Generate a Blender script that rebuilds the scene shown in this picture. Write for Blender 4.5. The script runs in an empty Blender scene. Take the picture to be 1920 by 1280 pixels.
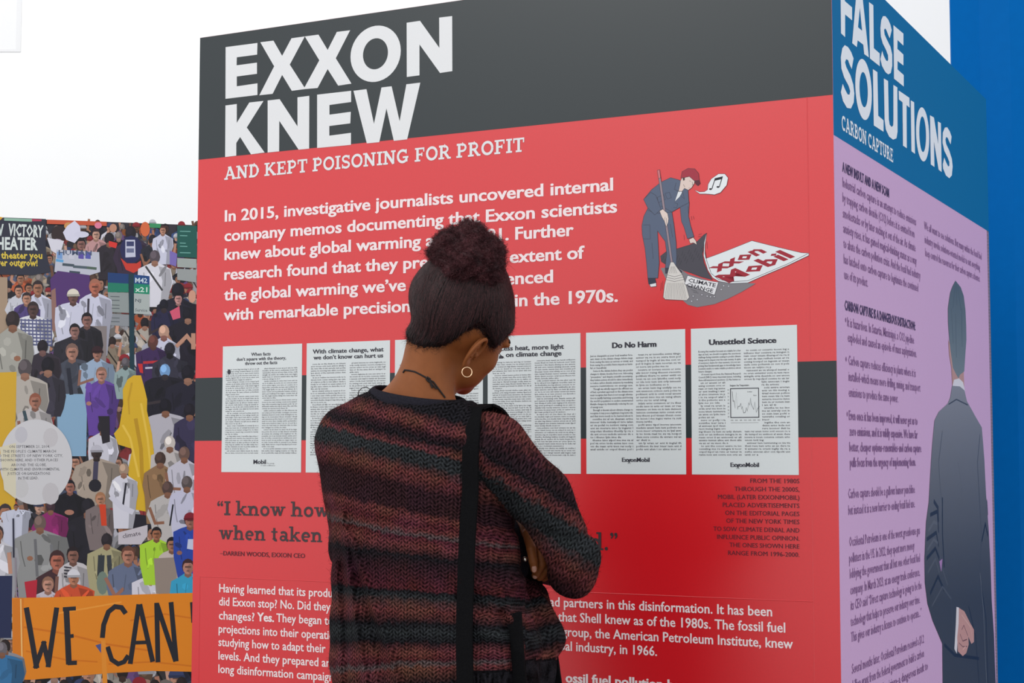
import bpy, math, random
import numpy as np
from math import sin, cos, tan, pi, radians
from mathutils import Vector
from mathutils.geometry import tessellate_polygon

# ------------------------------------------------------------------ camera, world, lights, exposure
scene = bpy.context.scene
COL = scene.collection
F_PX, PITCH, CAM_H, ROLL = 3069.27, radians(4.0439), 1.36, radians(-0.0477)
cam_data = bpy.data.cameras.new('camera')
cam_data.sensor_width = 36.0
cam_data.lens = F_PX / 1920 * 36.0
cam_data.clip_start = 0.05
cam = bpy.data.objects.new('camera', cam_data)
COL.objects.link(cam)
cam.location = (0, 0, CAM_H)
cam.rotation_euler = (pi / 2 + PITCH, ROLL * 0, 0)
scene.camera = cam
scene.view_settings.view_transform = 'Standard'
scene.view_settings.look = 'None'
scene.view_settings.gamma = 1.0
scene.view_settings.use_curve_mapping = False
scene.view_settings.exposure = 0.0

world = bpy.data.worlds.new('world')
scene.world = world
world.use_nodes = True
bg = world.node_tree.nodes['Background']
bg.inputs[0].default_value = (0.98, 0.99, 1.0, 1)
bg.inputs[1].default_value = 1.08


def area(name, loc, target, size, power, color=(1, 1, 1)):
    l = bpy.data.lights.new(name, 'AREA')
    l.shape = 'RECTANGLE'
    l.size, l.size_y = size
    l.energy = power
    l.color = color
    o = bpy.data.objects.new(name, l)
    COL.objects.link(o)
    o.location = loc
    o.rotation_euler = (Vector(target) - Vector(loc)).to_track_quat('-Z', 'Y').to_euler()
    return o


area('hall_light', (-3.5, 0.5, 5.2), (-0.2, 3.6, 1.3), (3.0, 2.0), 75, (1.0, 0.98, 0.95))
area('added_wall_fill', (-2.5, 7.5, 7.2), (-2.5, 11.9, 2.2), (9.0, 1.5), 135)  # unseen fill lamp, added to lift the back wall to white

# ------------------------------------------------------------------ view geometry used to take measures
def ray(px, py):
    x, y = (px - 960) / F_PX, (640 - py) / F_PX
    return np.array([x, cos(PITCH) - sin(PITCH) * y, sin(PITCH) + cos(PITCH) * y])


CAM = np.array([0, 0, CAM_H])


def at(px, py, Y):
    """the point at forward distance Y that the photograph shows at px, py"""
    r = ray(px, py)
    return CAM + r * (Y / r[1])


# ------------------------------------------------------------------ materials
def mat(name, base=(.5, .5, .5), rough=.5, ior=1.45, metal=0.0, sheen=0.0, sss=0.0):
    m = bpy.data.materials.new(name)
    m.use_nodes = True
    b = m.node_tree.nodes['Principled BSDF']
    b.inputs['Base Color'].default_value = (*base, 1)
    b.inputs['Roughness'].default_value = rough
    b.inputs['IOR'].default_value = ior
    b.inputs['Metallic'].default_value = metal
    if sheen:
        b.inputs['Sheen Weight'].default_value = sheen
        b.inputs['Sheen Roughness'].default_value = .5
    if sss:
        b.inputs['Subsurface Weight'].default_value = sss
        b.inputs['Subsurface Radius'].default_value = (.012, .005, .003)
        b.inputs['Subsurface Scale'].default_value = 1.0
    return m


def N(m, typ, **kw):
    n = m.node_tree.nodes.new(typ)
    for k, v in kw.items():
        if k in n.inputs:
            n.inputs[k].default_value = v
        else:
            setattr(n, k, v)
    return n


def L(m, a, b):
    m.node_tree.links.new(a, b)


def bsdf(m):
    return m.node_tree.nodes['Principled BSDF']


def mottle(m, base, amount=.06, scale=60.0, bump=0.0, bump_scale=None, dist=.001):
    """fine grain in the colour and, if asked, in the relief"""
    tc = N(m, 'ShaderNodeTexCoord')
    nz = N(m, 'ShaderNodeTexNoise', Scale=scale, Detail=3.0)
    L(m, tc.outputs['Object'], nz.inputs['Vector'])
    mx = N(m, 'ShaderNodeMix', data_type='RGBA')
    mx.inputs[6].default_value = (*[c * (1 - amount) for c in base], 1)
    mx.inputs[7].default_value = (*[min(1, c * (1 + amount)) for c in base], 1)
    L(m, nz.outputs[0], mx.inputs[0])
    L(m, mx.outputs[2], bsdf(m).inputs['Base Color'])
    if bump:
        n2 = N(m, 'ShaderNodeTexNoise', Scale=bump_scale or scale, Detail=2.0)
        L(m, tc.outputs['Object'], n2.inputs['Vector'])
        bp = N(m, 'ShaderNodeBump', Strength=bump, Distance=dist)
        L(m, n2.outputs[0], bp.inputs['Height'])
        L(m, bp.outputs[0], bsdf(m).inputs['Normal'])
    return m


def printed(name, base, rough=.34, ior=1.5, grain=.05):
    m = mat(name, base, rough, ior)
    return mottle(m, base, grain, 260.0, .12, 900.0, .0002)


def attr_mat(name, rough=.5, ior=1.45, attr='Col', bump=0, sheen=0.0):
    m = mat(name, (.5, .5, .5), rough, ior, sheen=sheen)
    a = N(m, 'ShaderNodeAttribute', attribute_name=attr)
    L(m, a.outputs['Color'], bsdf(m).inputs['Base Color'])
    return m


M_RED = printed('red_vinyl', (.70, .000, .008), .31, 1.80)
M_BLACK = printed('charcoal_vinyl', (.006, .015, .020), .36, 1.58)
M_WHITE = printed('white_ink', (.77, .78, .80), .40, 1.5, .02)
M_TEXTW = printed('pale_ink', (.92, .78, .80), .40, 1.5, .02)
M_PAPER = printed('printed_page_white', (.70, .745, .76), .42, 1.45, .02)
M_INK = mat('page_ink', (.035, .035, .05), .45)
M_QUOTE = mat('grey_ink', (.045, .025, .03), .42, 1.5)
M_CREDIT = mat('dark_red_ink', (.11, .008, .02), .42, 1.5)
M_BLUE = printed('blue_vinyl', (.004, .155, .365), .42, 1.22)
M_PURPLE = printed('purple_vinyl', (.66, .425, .67), .45, 1.25)
M_PURTEXT = mat('purple_text_ink', (.29, .14, .31), .5, 1.3)
M_PURHEAD = mat('purple_heading_ink', (.09, .05, .13), .5, 1.3)
M_SIDEW = printed('side_white_ink', (.86, .90, .95), .45, 1.3, .02)
M_PICT = attr_mat('printed_picture', .42, 1.40)
M_CORE = mottle(mat('panel_core', (.35, .36, .37), .6), (.35, .36, .37), .1, 40)


# ------------------------------------------------------------------ objects
def tag(o, label=None, cat=None, group=None, kind=None):
    if label: o['label'] = label
    if cat: o['category'] = cat
    if group: o['group'] = group
    if kind: o['kind'] = kind
    return o


def empty(name, loc):
    o = bpy.data.objects.new(name, None)
    COL.objects.link(o)
    o.location = loc
    o.empty_display_size = .1
    return o


def origin_of(o):
    v = np.zeros(3)
    while o is not None:
        v = v + np.array(o.location)
        o = o.parent
    return v


def mesh_obj(name, V, Fc, mats, parent=None, loc=None, smooth=False, cols=None, attrs=None, mi=None):
    """V in world coordinates; the object sits at loc (or at its parent's origin)"""
    V = np.asarray(V, dtype=np.float64).reshape(-1, 3)
    base = origin_of(parent) if parent is not None else np.zeros(3)
    o_at = np.array(loc) if loc is not None else base
    me = bpy.data.meshes.new(name)
    if isinstance(Fc, np.ndarray):
        nv = Fc.shape[1]
        me.vertices.add(len(V)); me.vertices.foreach_set('co', (V - o_at).astype(np.float32).ravel())
        me.loops.add(Fc.size); me.loops.foreach_set('vertex_index', Fc.astype(np.int32).ravel())
        me.polygons.add(len(Fc)); me.polygons.foreach_set('loop_start', np.arange(0, Fc.size, nv, dtype=np.int32))
        me.update(calc_edges=True)
    else:
        me.from_pydata([tuple(v) for v in (V - o_at)], [], [tuple(f) for f in Fc])
    for m in (mats if isinstance(mats, (list, tuple)) else [mats]):
        me.materials.append(m)
    if mi is not None:
        me.polygons.foreach_set('material_index', np.asarray(mi, dtype=np.int32))
    if smooth:
        me.polygons.foreach_set('use_smooth', np.ones(len(me.polygons), dtype=bool))
    if cols is not None:
        a = me.color_attributes.new('Col', 'FLOAT_COLOR', 'POINT')
        c = np.ones((len(V), 4), dtype=np.float32); c[:, :3] = np.asarray(cols)
        a.data.foreach_set('color', c.ravel())
    for k, v in (attrs or {}).items():
        a = me.attributes.new(k, 'FLOAT', 'POINT')
        a.data.foreach_set('value', np.asarray(v, dtype=np.float32))
    me.validate(); me.update()
    o = bpy.data.objects.new(name, me)
    COL.objects.link(o)
    if parent is not None:
        o.parent = parent
    o.location = o_at - base
    return o


def box_vf(o, ex, ey, ez, x0, x1, y0, y1, z0, z1):
    """box in the frame o, ex, ey, ez"""
    V = [o + ex * x + ey * y + ez * z for z in (z0, z1) for y in (y0, y1) for x in (x0, x1)]
    Fc = [(0, 2, 3, 1), (4, 5, 7, 6), (0, 1, 5, 4), (2, 6, 7, 3), (0, 4, 6, 2), (1, 3, 7, 5)]
    return V, Fc


class Face:
    """a flat upright printed face: origin at its foot, u along it, v up, nrm outward"""
    def __init__(s, o, u, nrm):
        s.o, s.u, s.n = np.array(o, float), np.array(u, float), np.array(nrm, float)
        s.v = np.array([0, 0, 1.0])

    def uv(s, px, py):
        r = ray(px, py)
        k = (s.n @ (s.o - CAM)) / (s.n @ r)
        X = CAM + k * r - s.o
        return float(X @ s.u), float(X[2])

    def pt(s, u, v, lift=0.0):
        return s.o + s.u * u + s.v * v + s.n * lift


class Print:
    """flat inked shapes on a Face, gathered into one mesh"""
    def __init__(s, face, lift=.0008, step=0.0):
        s.f, s.lift, s.step, s.V, s.F, s.C, s.k = face, lift, step, [], [], [], 0
        s.marks, s.cell, s.lv = [], .006, {}

    def layer(s, xy):
        """ink laid over ink sits a hair higher, only where the shapes really overlap"""
        if not s.step:
            s.k += 1
            return s.lift + .000009 * (s.k % 9)
        xs = [p[0] for p in xy]; ys_ = [p[1] for p in xy]
        c = s.cell
        keys = [(i, j) for i in range(int(min(xs) // c), int(max(xs) // c) + 1) for j in range(int(min(ys_) // c), int(max(ys_) // c) + 1)]
        l = 1 + max(s.lv.get(k, 0) for k in keys)
        for k in keys: s.lv[k] = l
        return s.lift + s.step * l

    def uvpoly(s, pts, col=(1, 1, 1), holes=(), cols=None):
        l = s.layer(pts)
        loops = [[Vector((p[0], p[1], 0)) for p in pts]] + [[Vector((p[0], p[1], 0)) for p in h] for h in holes]
        tris = tessellate_polygon(loops)
        flat = [p for lp in loops for p in lp]
        b = len(s.V)
        for i, p in enumerate(flat):
            s.V.append(s.f.pt(p[0], p[1], l))
            s.C.append(cols[i] if cols else col)
        for t in tris:
            a, b_, c = (flat[i] for i in t)
            ar = (b_[0] - a[0]) * (c[1] - a[1]) - (b_[1] - a[1]) * (c[0] - a[0])
            # counter-clockwise in u, v faces outward when u x v = n
            s.F.append(tuple(b + i for i in (t if ar * s.sgn() > 0 else t[::-1])))

    def sgn(s):
        return 1 if np.cross(s.f.u, s.f.v) @ s.f.n > 0 else -1

    def raw(s, xy, faces, col=(1, 1, 1)):
        l = s.layer(xy)
        b = len(s.V)
        for p in xy:
            s.V.append(s.f.pt(p[0], p[1], l)); s.C.append(col)
        fl = s.sgn() < 0
        for f in faces:
            f = tuple(b + i for i in f)
            s.F.append(f[::-1] if fl else f)

    def stroke(s, pts, w, col=(1, 1, 1), closed=False):
        """ribbon of width w along a polyline given in u, v"""
        P = [np.array(p, float) for p in pts]
        n = len(P)
        if closed: P = P + [P[0]]; n += 1
        left, right = [], []
        for i in range(n):
            a = P[i] - P[i - 1] if i > 0 else (P[0] - P[-2] if closed else P[1] - P[0])
            b = P[i + 1] - P[i] if i < n - 1 else (P[1] - P[0] if closed else P[-1] - P[-2])
            a = a / (np.linalg.norm(a) + 1e-12); b = b / (np.linalg.norm(b) + 1e-12)
            t = a + b
            ln = np.linalg.norm(t)
            t = t / ln if ln > 1e-6 else a
            m = np.array([-t[1], t[0]])
            c = max(.45, abs(m @ np.array([-a[1], a[0]])))
            left.append(P[i] + m * w / 2 / c); right.append(P[i] - m * w / 2 / c)
        xy = left + right
        k = len(left)
        faces = [(k + i, k + i + 1, i + 1, i) for i in range(k - 1)]
        s.raw(xy, faces, col)

    def build(s, name, m, parent, cols=False, label=None):
        o = mesh_obj(name, s.V, s.F, m, parent, cols=s.C if cols else None)
        if label: o['label'] = label
        return o


def build_lines(pr, name, m, parent):
    """every printed line becomes an object of its own"""
    mk = pr.marks + [(len(pr.V), len(pr.F))]
    for (v0, f0), (v1, f1) in zip(mk[:-1], mk[1:]):
        if v1 > v0:
            mesh_obj(name, pr.V[v0:v1], [tuple(i - v0 for i in f) for f in pr.F[f0:f1]], m, parent)


# ------------------------------------------------------------------ lettering
_tc = {}


def glyphs(body, off, res=2):
    k = (body, off, res)
    if k in _tc: return _tc[k]
    c = bpy.data.curves.new('lettering', 'FONT')
    c.body, c.offset, c.resolution_u, c.size = body, off, res, 1.0
    c.fill_mode = 'FRONT' if hasattr(c, 'fill_mode') and c.dimensions == '2D' and False else c.fill_mode
    o = bpy.data.objects.new('lettering', c)
    COL.objects.link(o)
    bpy.context.view_layer.update()
    me = bpy.data.meshes.new_from_object(o.evaluated_get(bpy.context.evaluated_depsgraph_get()))
    v = np.zeros(len(me.vertices) * 3, dtype=np.float32)
    me.vertices.foreach_get('co', v)
    v = v.reshape(-1, 3)[:, :2]
    f = [tuple(p.vertices) for p in me.polygons if p.normal.z > 0] or [tuple(p.vertices)[::-1] for p in me.polygons]
    bpy.data.objects.remove(o); bpy.data.curves.remove(c); bpy.data.meshes.remove(me)
    _tc[k] = (v, f)
    return _tc[k]


_H = glyphs('H', 0.0)[0]
CAPH = float(_H[:, 1].max() - _H[:, 1].min())


def line(pr, body, u0, u1, v, cap, off=.02, res=2, bold=0.0, sx=None, shear=0.0):
    """one line of lettering from u0 to u1 with its baseline at v; cap = height of capitals"""
    g, f = glyphs(body, off, res)
    if not len(g): return
    pr.marks.append((len(pr.V), len(pr.F)))
    x0, x1 = g[:, 0].min(), g[:, 0].max()
    kx = (u1 - u0) / (x1 - x0) if u1 is not None else cap / CAPH * (sx or 1)
    ky = cap / CAPH
    for d in ((-bold, bold) if bold else (0,)):
        xy = np.stack([u0 + (g[:, 0] - x0) * kx + d * cap, v + g[:, 1] * ky + 0 * d], 1)
        xy[:, 0] += shear * (xy[:, 1] - v)
        pr.raw(xy, f)


def arc(cx, cy, rx, ry, a0, a1, n=10):
    return [(cx + rx * cos(radians(a0 + (a1 - a0) * i / n)), cy + ry * sin(radians(a0 + (a1 - a0) * i / n))) for i in range(n + 1)]


def _sf(x, y, w=.40, t=.12):
    return ([(x - w / 2, y), (x + w / 2, y)], t)


_st = .19
SLAB = {
    'A': (.95, [([(.14, 0), (.44, 1)], .14), ([(.44, 1), (.80, 0)], .20), ([(.24, .34), (.66, .34)], .12), _sf(.15, .06, .3), _sf(.79, .06, .34), _sf(.40, .94, .2)]),
    'N': (.98, [([(.2, 0), (.2, 1)], .15), ([(.76, 0), (.76, 1)], .15), ([(.19, .97), (.77, .03)], .2), _sf(.2, .06, .34), _sf(.14, .94, .28), _sf(.76, .94, .34)]),
    'D': (.90, [([(.22, 0), (.22, 1)], _st), ([(.05, .935), (.4, .935)] + arc(.4, .5, .33, .435, 90, -90) + [(.05, .065)], .15), ([(.73, .35), (.73, .65)], .2)]),
    'K': (.95, [([(.22, 0), (.22, 1)], _st), ([(.26, .42), (.72, .94)], .14), ([(.4, .56), (.78, .06)], .19), _sf(.22, .06), _sf(.22, .94), _sf(.72, .94, .3), _sf(.8, .06, .28)]),
    'E': (.80, [([(.22, 0), (.22, 1)], _st), ([(.04, .94), (.70, .94)], .12), ([(.2, .5), (.55, .5)], .12), ([(.04, .06), (.74, .06)], .12), ([(.665, 1), (.665, .72)], .09), ([(.695, 0), (.695, .3)], .09), ([(.53, .36), (.53, .64)], .08)]),
    'P': (.80, [([(.22, 0), (.22, 1)], _st), ([(.05, .94), (.42, .94)] + arc(.42, .7, .24, .24, 90, -90) + [(.2, .46)], .14), _sf(.22, .06)]),
    'T': (.82, [([(.41, 0), (.41, 1)], _st), ([(.04, .94), (.78, .94)], .12), ([(.085, 1), (.085, .66)], .09), ([(.735, 1), (.735, .66)], .09), _sf(.41, .06)]),
    'O': (.90, [(arc(.45, .5, .335, .43, 0, 360, 20), .17)]),
    'I': (.46, [([(.23, 0), (.23, 1)], _st), _sf(.23, .06), _sf(.23, .94)]),
    'S': (.74, [(arc(.37, .72, .23, .21, 35, 270, 10) + arc(.36, .27, .25, .21, 90, -145, 10), .15), ([(.6, .98), (.6, .68)], .09), ([(.12, .02), (.12, .32)], .09)]),
    'G': (.95, [(arc(.45, .5, .34, .43, 48, 318, 16), .17), ([(.46, .42), (.86, .42)], .12), ([(.72, .42), (.72, .08)], .17), ([(.70, 1), (.70, .68)], .09)]),
    'F': (.78, [([(.22, 0), (.22, 1)], _st), ([(.04, .94), (.70, .94)], .12), ([(.2, .5), (.55, .5)], .12), ([(.665, 1), (.665, .70)], .09), ([(.53, .36), (.53, .64)], .08), _sf(.22, .06)]),
    'R': (.90, [([(.22, 0), (.22, 1)], _st), ([(.05, .94), (.42, .94)] + arc(.42, .715, .23, .225, 90, -90) + [(.2, .49)], .14), ([(.45, .48), (.72, .06)], .18), _sf(.22, .06), _sf(.76, .06, .24)]),
    'C': (.85, [(arc(.45, .5, .34, .43, 48, 312, 16), .17), ([(.71, 1), (.71, .68)], .09)]),
    'B': (.84, [([(.22, 0), (.22, 1)], _st), ([(.05, .94), (.42, .94)] + arc(.42, .73, .21, .21, 90, -90) + [(.2, .52)], .13), ([(.2, .52), (.44, .52)] + arc(.44, .29, .25, .23, 90, -90) + [(.05, .06)], .14)]),
    'U': (.95, [([(.22, 1), (.22, .35)] + arc(.47, .35, .25, .28, 180, 360) + [(.72, .35), (.72, 1)], .16), _sf(.22, .94, .38), _sf(.72, .94, .34)]),
    ' ': (.34, []),
    'k': (.80, [([(.2, 0), (.2, 1.05)], .17), ([(.24, .26), (.56, .64)], .12), ([(.36, .38), (.64, .05)], .16), _sf(.2, .05, .36, .1), _sf(.12, 1.0, .22, .1), _sf(.58, .62, .28, .1), _sf(.66, .05, .28, .1)]),
    'n': (.82, [([(.2, 0), (.2, .68)], .17), ([(.22, .42)] + arc(.42, .42, .19, .2, 165, 0, 8) + [(.61, .05)], .16), _sf(.2, .05, .36, .1), _sf(.12, .63, .2, .1), _sf(.61, .05, .34, .1)]),
    'h': (.82, [([(.2, 0), (.2, 1.05)], .17), ([(.22, .42)] + arc(.42, .42, .19, .2, 165, 0, 8) + [(.61, .05)], .16), _sf(.2, .05, .36, .1), _sf(.12, 1.0, .2, .1), _sf(.61, .05, .34, .1)]),
    'o': (.70, [(arc(.35, .34, .235, .29, 0, 360, 18), .15)]),
    'w': (1.02, [([(.17, .66), (.34, .03)], .16), ([(.34, .03), (.51, .62)], .12), ([(.51, .62), (.68, .03)], .16), ([(.68, .03), (.86, .66)], .12), _sf(.16, .63, .3, .1), _sf(.86, .63, .3, .1), _sf(.5, .63, .22, .1)]),
    'e': (.68, [(arc(.35, .34, .225, .28, 0, 305, 16), .15), ([(.16, .34), (.58, .34)], .1)]),
    't': (.54, [([(.24, .92), (.24, .18)] + arc(.36, .18, .12, .13, 180, 300, 5), .16), ([(.04, .64), (.46, .64)], .1)]),
    'a': (.72, [(arc(.34, .47, .19, .16, 150, 0, 7) + [(.53, .12), (.6, .05), (.68, .07)], .15), (arc(.31, .2, .17, .15, 0, 360, 12), .12)]),
    'd': (.80, [([(.58, 0), (.58, 1.05)], .17), (arc(.34, .34, .215, .28, 0, 360, 16), .15), _sf(.5, 1.0, .22, .1), _sf(.66, .05, .22, .1)]),
    '.': (.30, [(arc(.14, .09, .05, .05, 0, 360, 8), .1)]),
    '“': (.50, [(arc(.14, .74, .045, .05, 0, 360, 8), .1), ([(.07, .76), (.1, .9), (.19, 1.0)], .07), (arc(.36, .74, .045, .05, 0, 360, 8), .1), ([(.29, .76), (.32, .9), (.41, 1.0)], .07)]),
    '”': (.50, [(arc(.14, .94, .045, .05, 0, 360, 8), .1), ([(.21, .92), (.18, .8), (.09, .7)], .07), (arc(.36, .94, .045, .05, 0, 360, 8), .1), ([(.43, .92), (.40, .8), (.31, .7)], .07)]),
}


def slab(pr, body, u0, u1, v, cap):
    w = sum(SLAB[c][0] for c in body)
    pr.marks.append((len(pr.V), len(pr.F)))
    first = SLAB[body[0]]
    kx = (u1 - u0) / (w - .10)
    x = -.05
    for c in body:
        adv, st = SLAB[c]
        for pts, t in st:
            pr.stroke([(u0 + (x + p[0]) * kx, v + p[1] * cap) for p in pts], t * (cap + kx) / 2)
        x += adv


def zoomed(ox, oy, k):
    return lambda pts: [(ox + x / k, oy + y / k) for x, y in pts]

# ------------------------------------------------------------------ the setting
m_floor = mottle(mat('hall_floor_concrete', (.30, .29, .28), .45), (.30, .29, .28), .12, 3.0, .15, 40, .002)
V, Fc = box_vf(np.zeros(3), np.array([1., 0, 0]), np.array([0, 1., 0]), np.array([0, 0, 1.]), -9, 9, -4, 12.2, -.1, 0)
tag(mesh_obj('floor', V, Fc, m_floor), kind='structure')
m_wall = mottle(mat('white_wall_paint', (.93, .93, .93), .7), (.93, .93, .93), .015, 2.0)
V, Fc = box_vf(np.zeros(3), np.array([1., 0, 0]), np.array([0, 1., 0]), np.array([0, 0, 1.]), -9, 9, 12.0, 12.2, 0, 8.0)
tag(mesh_obj('wall_back', V, Fc, m_wall), kind='structure')

# pale framed panel hung high on the wall
wp0, wp1 = at(-260, 95, 11.96), at(36, 95, 11.96)
wp = empty('wall_panel', (wp0[0], 11.99, wp0[2]))
tag(wp, 'pale framed wall panel hung high on the white wall at upper left', 'wall panel')
m_pan = mottle(mat('pale_panel', (.86, .86, .865), .6), (.86, .86, .865), .01, 5)
m_fr = mat('pale_frame', (.80, .80, .81), .5)
X, Y3, Z = np.eye(3)
o = np.array([wp0[0], 11.9995, wp0[2]])
W_, H_ = wp1[0] - wp0[0], 1.4
V, Fc = box_vf(o, X, Y3, Z, 0, W_, -.004, 0, 0, H_)
mesh_obj('panel_board', V, Fc, m_pan, wp)
V, Fc = [], []
for a in ((0, W_, 0, .02), (0, W_, H_ - .02, H_), (0, .02, .0201, H_ - .0201), (W_ - .035, W_, .0201, H_ - .0201)):
    v_, f_ = box_vf(o, X, Y3, Z, a[0], a[1], -.006, -.0042, a[2], a[3])
    Fc += [tuple(i + len(V) for i in f) for f in f_]; V += v_
mesh_obj('panel_frame', V, Fc, m_fr, wp)

# ------------------------------------------------------------------ blue corrugated partition on the right
m_bl = mottle(mat('blue_paint', (.0, .150, .56), .45, 1.12), (.0, .135, .47), .05, 30, .1, 200, .0005)
bx0 = at(1798, 857, 6.2)[0]
bp = empty('corrugated_partition', (bx0, 6.2, 0))
tag(bp, 'tall blue corrugated metal partition with upright folds behind the exhibit box', 'partition')
px_ = .103
prof, x, k = [], 0.0, 0
seq = [(.110, 0.0), (.103, -.045), (.11, 0.0), (.05, .045)]
pts = [(0, 0)]
cx_, cy_ = 0.0, 0.0
while cx_ < 3.4:
    for dx, dy in seq:
        cx_ += dx; cy_ += dy
        pts.append((cx_, cy_))
n_ = len(pts)
V = []
for z in (0, 4.4):
    for dy in (0, .012):
        V += [np.array([bx0 + p[0], 6.2 + p[1] + dy, z]) for p in pts]
Fc = []
for i in range(n_ - 1):
    a, b = i, i + 1
    Fc += [(a, b, b + 2 * n_, a + 2 * n_), (a + n_, a + 3 * n_, b + 3 * n_, b + n_)]
    Fc += [(a + 2 * n_, b + 2 * n_, b + 3 * n_, a + 3 * n_), (a, a + n_, b + n_, b)]
Fc += [(0, 2 * n_, 3 * n_, n_), (n_ - 1, 2 * n_ - 1, 4 * n_ - 1, 3 * n_ - 1)]
mesh_obj('corrugated_sheet', V, Fc, m_bl, bp)
V, Fc = box_vf(np.array([bx0, 6.2, 0]), X, Y3, Z, -.0, cx_, -.06, .09, 4.405, 4.48)
mesh_obj('top_rail', V, Fc, m_bl, bp)

# ------------------------------------------------------------------ exhibit box with printed faces
AZ = radians(27.05)
TT = np.array([cos(AZ), -sin(AZ), 0.0])
NN = np.array([sin(AZ), cos(AZ), 0.0])
DP, UL, UC, BW, BH = 3.362, -2.627, -.952, 1.675, 2.447
corner = NN * DP + TT * UC
front = Face(NN * DP + TT * UL, TT, -NN)
side = Face(corner, NN, TT)
kiosk = empty('exhibit_box', tuple(corner))
tag(kiosk, 'square exhibit box about climate denial with red front face and purple side face', 'exhibit box')


def slabbox(name, face, u0, u1, v0, v1, thick, m, parent, lift=0.0, label=None):
    V, Fc = box_vf(face.o, face.u, face.n, face.v, u0, u1, lift - thick, lift, v0, v1)
    o = mesh_obj(name, V, Fc, m, parent)
    if label: o['label'] = label
    return o


vb = front.uv(900, 245.3)[1]
fp = slabbox('front_panel', front, 0, BW - .0006, 0, BH, .03, M_RED, kiosk, label='red front face')
slabbox('header_band', front, 0.0003, BW - .0006, 2.127, BH - .0003, .0004, M_BLACK, fp, .0004, 'charcoal header band')
slabbox('stripe_band', front, 0.0003, BW - .0006, 1.402, 1.562, .0004, M_BLACK, fp, .0004, 'charcoal stripe across the red face')
sp = slabbox('side_panel', side, 0.0008, BW, 0, BH, .03, M_PURPLE, kiosk, label='purple side face')
slabbox('header_band', side, 0.0006, BW - .0006, 2.041, BH - .0003, .0004, M_BLUE, sp, .0004, 'blue header band')
back = Face(front.o + NN * BW, TT, NN)
slabbox('back_panel', back, 0, BW, 0, BH, .03, M_CORE, kiosk)
far = Face(front.o, NN, -TT)
slabbox('far_side_panel', far, .03, BW - .03, 0, BH, .03, M_CORE, kiosk)
V, Fc = box_vf(front.o, TT, NN, np.array([0, 0, 1.]), .03, BW - .03, .03, BW - .03, BH - .03, BH - .004)
mesh_obj('top_panel', V, Fc, M_CORE, kiosk)
# the vinyl is wrapped: thin raised creases near the edges
pr = Print(front, .0004)
V, Fc = [], []
for (u0, u1, v0, v1) in ((BW - .058, BW - .0555, 0, 1.402), (BW - .058, BW - .0555, 1.562, 2.127), (.022, .024, 0, 1.06), (.022, BW - .058, 1.058, 1.0598)):
    pts = [(u0, 0), ((u0 + u1) / 2, .0009), (u1, 0)]
    if v1 - v0 < .01:
        q = [front.pt(u0, v0, .0001), front.pt(u1, v0, .0001), front.pt(u1, (v0 + v1) / 2, .0009), front.pt(u0, (v0 + v1) / 2, .0009), front.pt(u1, v1, .0001), front.pt(u0, v1, .0001)]
        Fc += [tuple(len(V) + i for i in f) for f in ((0, 1, 2, 3), (3, 2, 4, 5))]
    else:
        q = [front.pt(u0, v0, .0001), front.pt((u0 + u1) / 2, v0, .0009), front.pt(u1, v0, .0001), front.pt(u1, v1, .0001), front.pt((u0 + u1) / 2, v1, .0009), front.pt(u0, v1, .0001)]
        Fc += [tuple(len(V) + i for i in f) for f in ((0, 1, 4, 5), (1, 2, 3, 4))]
    V += q
# only over the red, never over the bands
V2, F2 = [], []
mesh_obj('vinyl_crease', V, Fc, M_RED, fp)


def fuv(pts, face=front):
    return [face.uv(x, y) for x, y in pts]


# headline, traced letter by letter
z1 = zoomed(360, 0, 3.2)
hl = Print(front, .0008)


def ell_px(cx, cy, rx, ry, sh, n=40):
    return [(cx + rx * cos(2 * pi * i / n), cy + ry * sin(2 * pi * i / n) + sh * rx * cos(2 * pi * i / n)) for i in range(n)]


for g in (
    [(203, 283), (394, 258), (392, 328), (270, 344), (269, 392), (391, 376), (391, 443), (270, 459), (270, 518), (394, 500), (394, 570), (202, 593)],
    [(411, 254), (490, 244), (542, 335), (598, 230), (678, 219), (588, 388), (676, 525), (676, 535), (600, 545), (542, 450), (485, 563), (405, 572), (494, 398)],
    [(678, 219), (760, 208), (815, 300), (870, 192), (950, 182), (864, 350), (958, 502), (878, 514), (815, 415), (755, 528), (676, 535), (676, 525), (765, 362)],
    [(1289, 137), (1369, 125), (1485, 287), (1484, 106), (1562, 97), (1563, 427), (1489, 438), (1366, 267), (1366, 452), (1290, 462)],
    [(202, 633), (270, 624), (270, 737), (345, 615), (430, 606), (330, 765), (437, 915), (355, 926), (290, 822), (267, 858), (267, 934), (200, 942)],
    [(455, 603), (527, 595), (634, 758), (634, 584), (705, 575), (704, 892), (641, 898), (525, 725), (524, 908), (455, 915)],
    [(752, 568), (956, 545), (956, 612), (826, 630), (826, 688), (954, 671), (951, 740), (825, 756), (825, 814), (955, 797), (955, 869), (752, 888)],
    [(970, 545), (1048, 535), (1093, 743), (1138, 525), (1199, 518), (1247, 727), (1287, 506), (1371, 496), (1292, 836), (1212, 845), (1168, 651), (1125, 853), (1050, 860)],
):
    hl.uvpoly(fuv(z1(g)))
hl.uvpoly(fuv(z1(ell_px(1103, 323, 151, 168, -.13))), holes=[fuv(z1(ell_px(1102, 323, 75, 93, -.13)))])
hl.build('headline', M_WHITE, fp)


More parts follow.
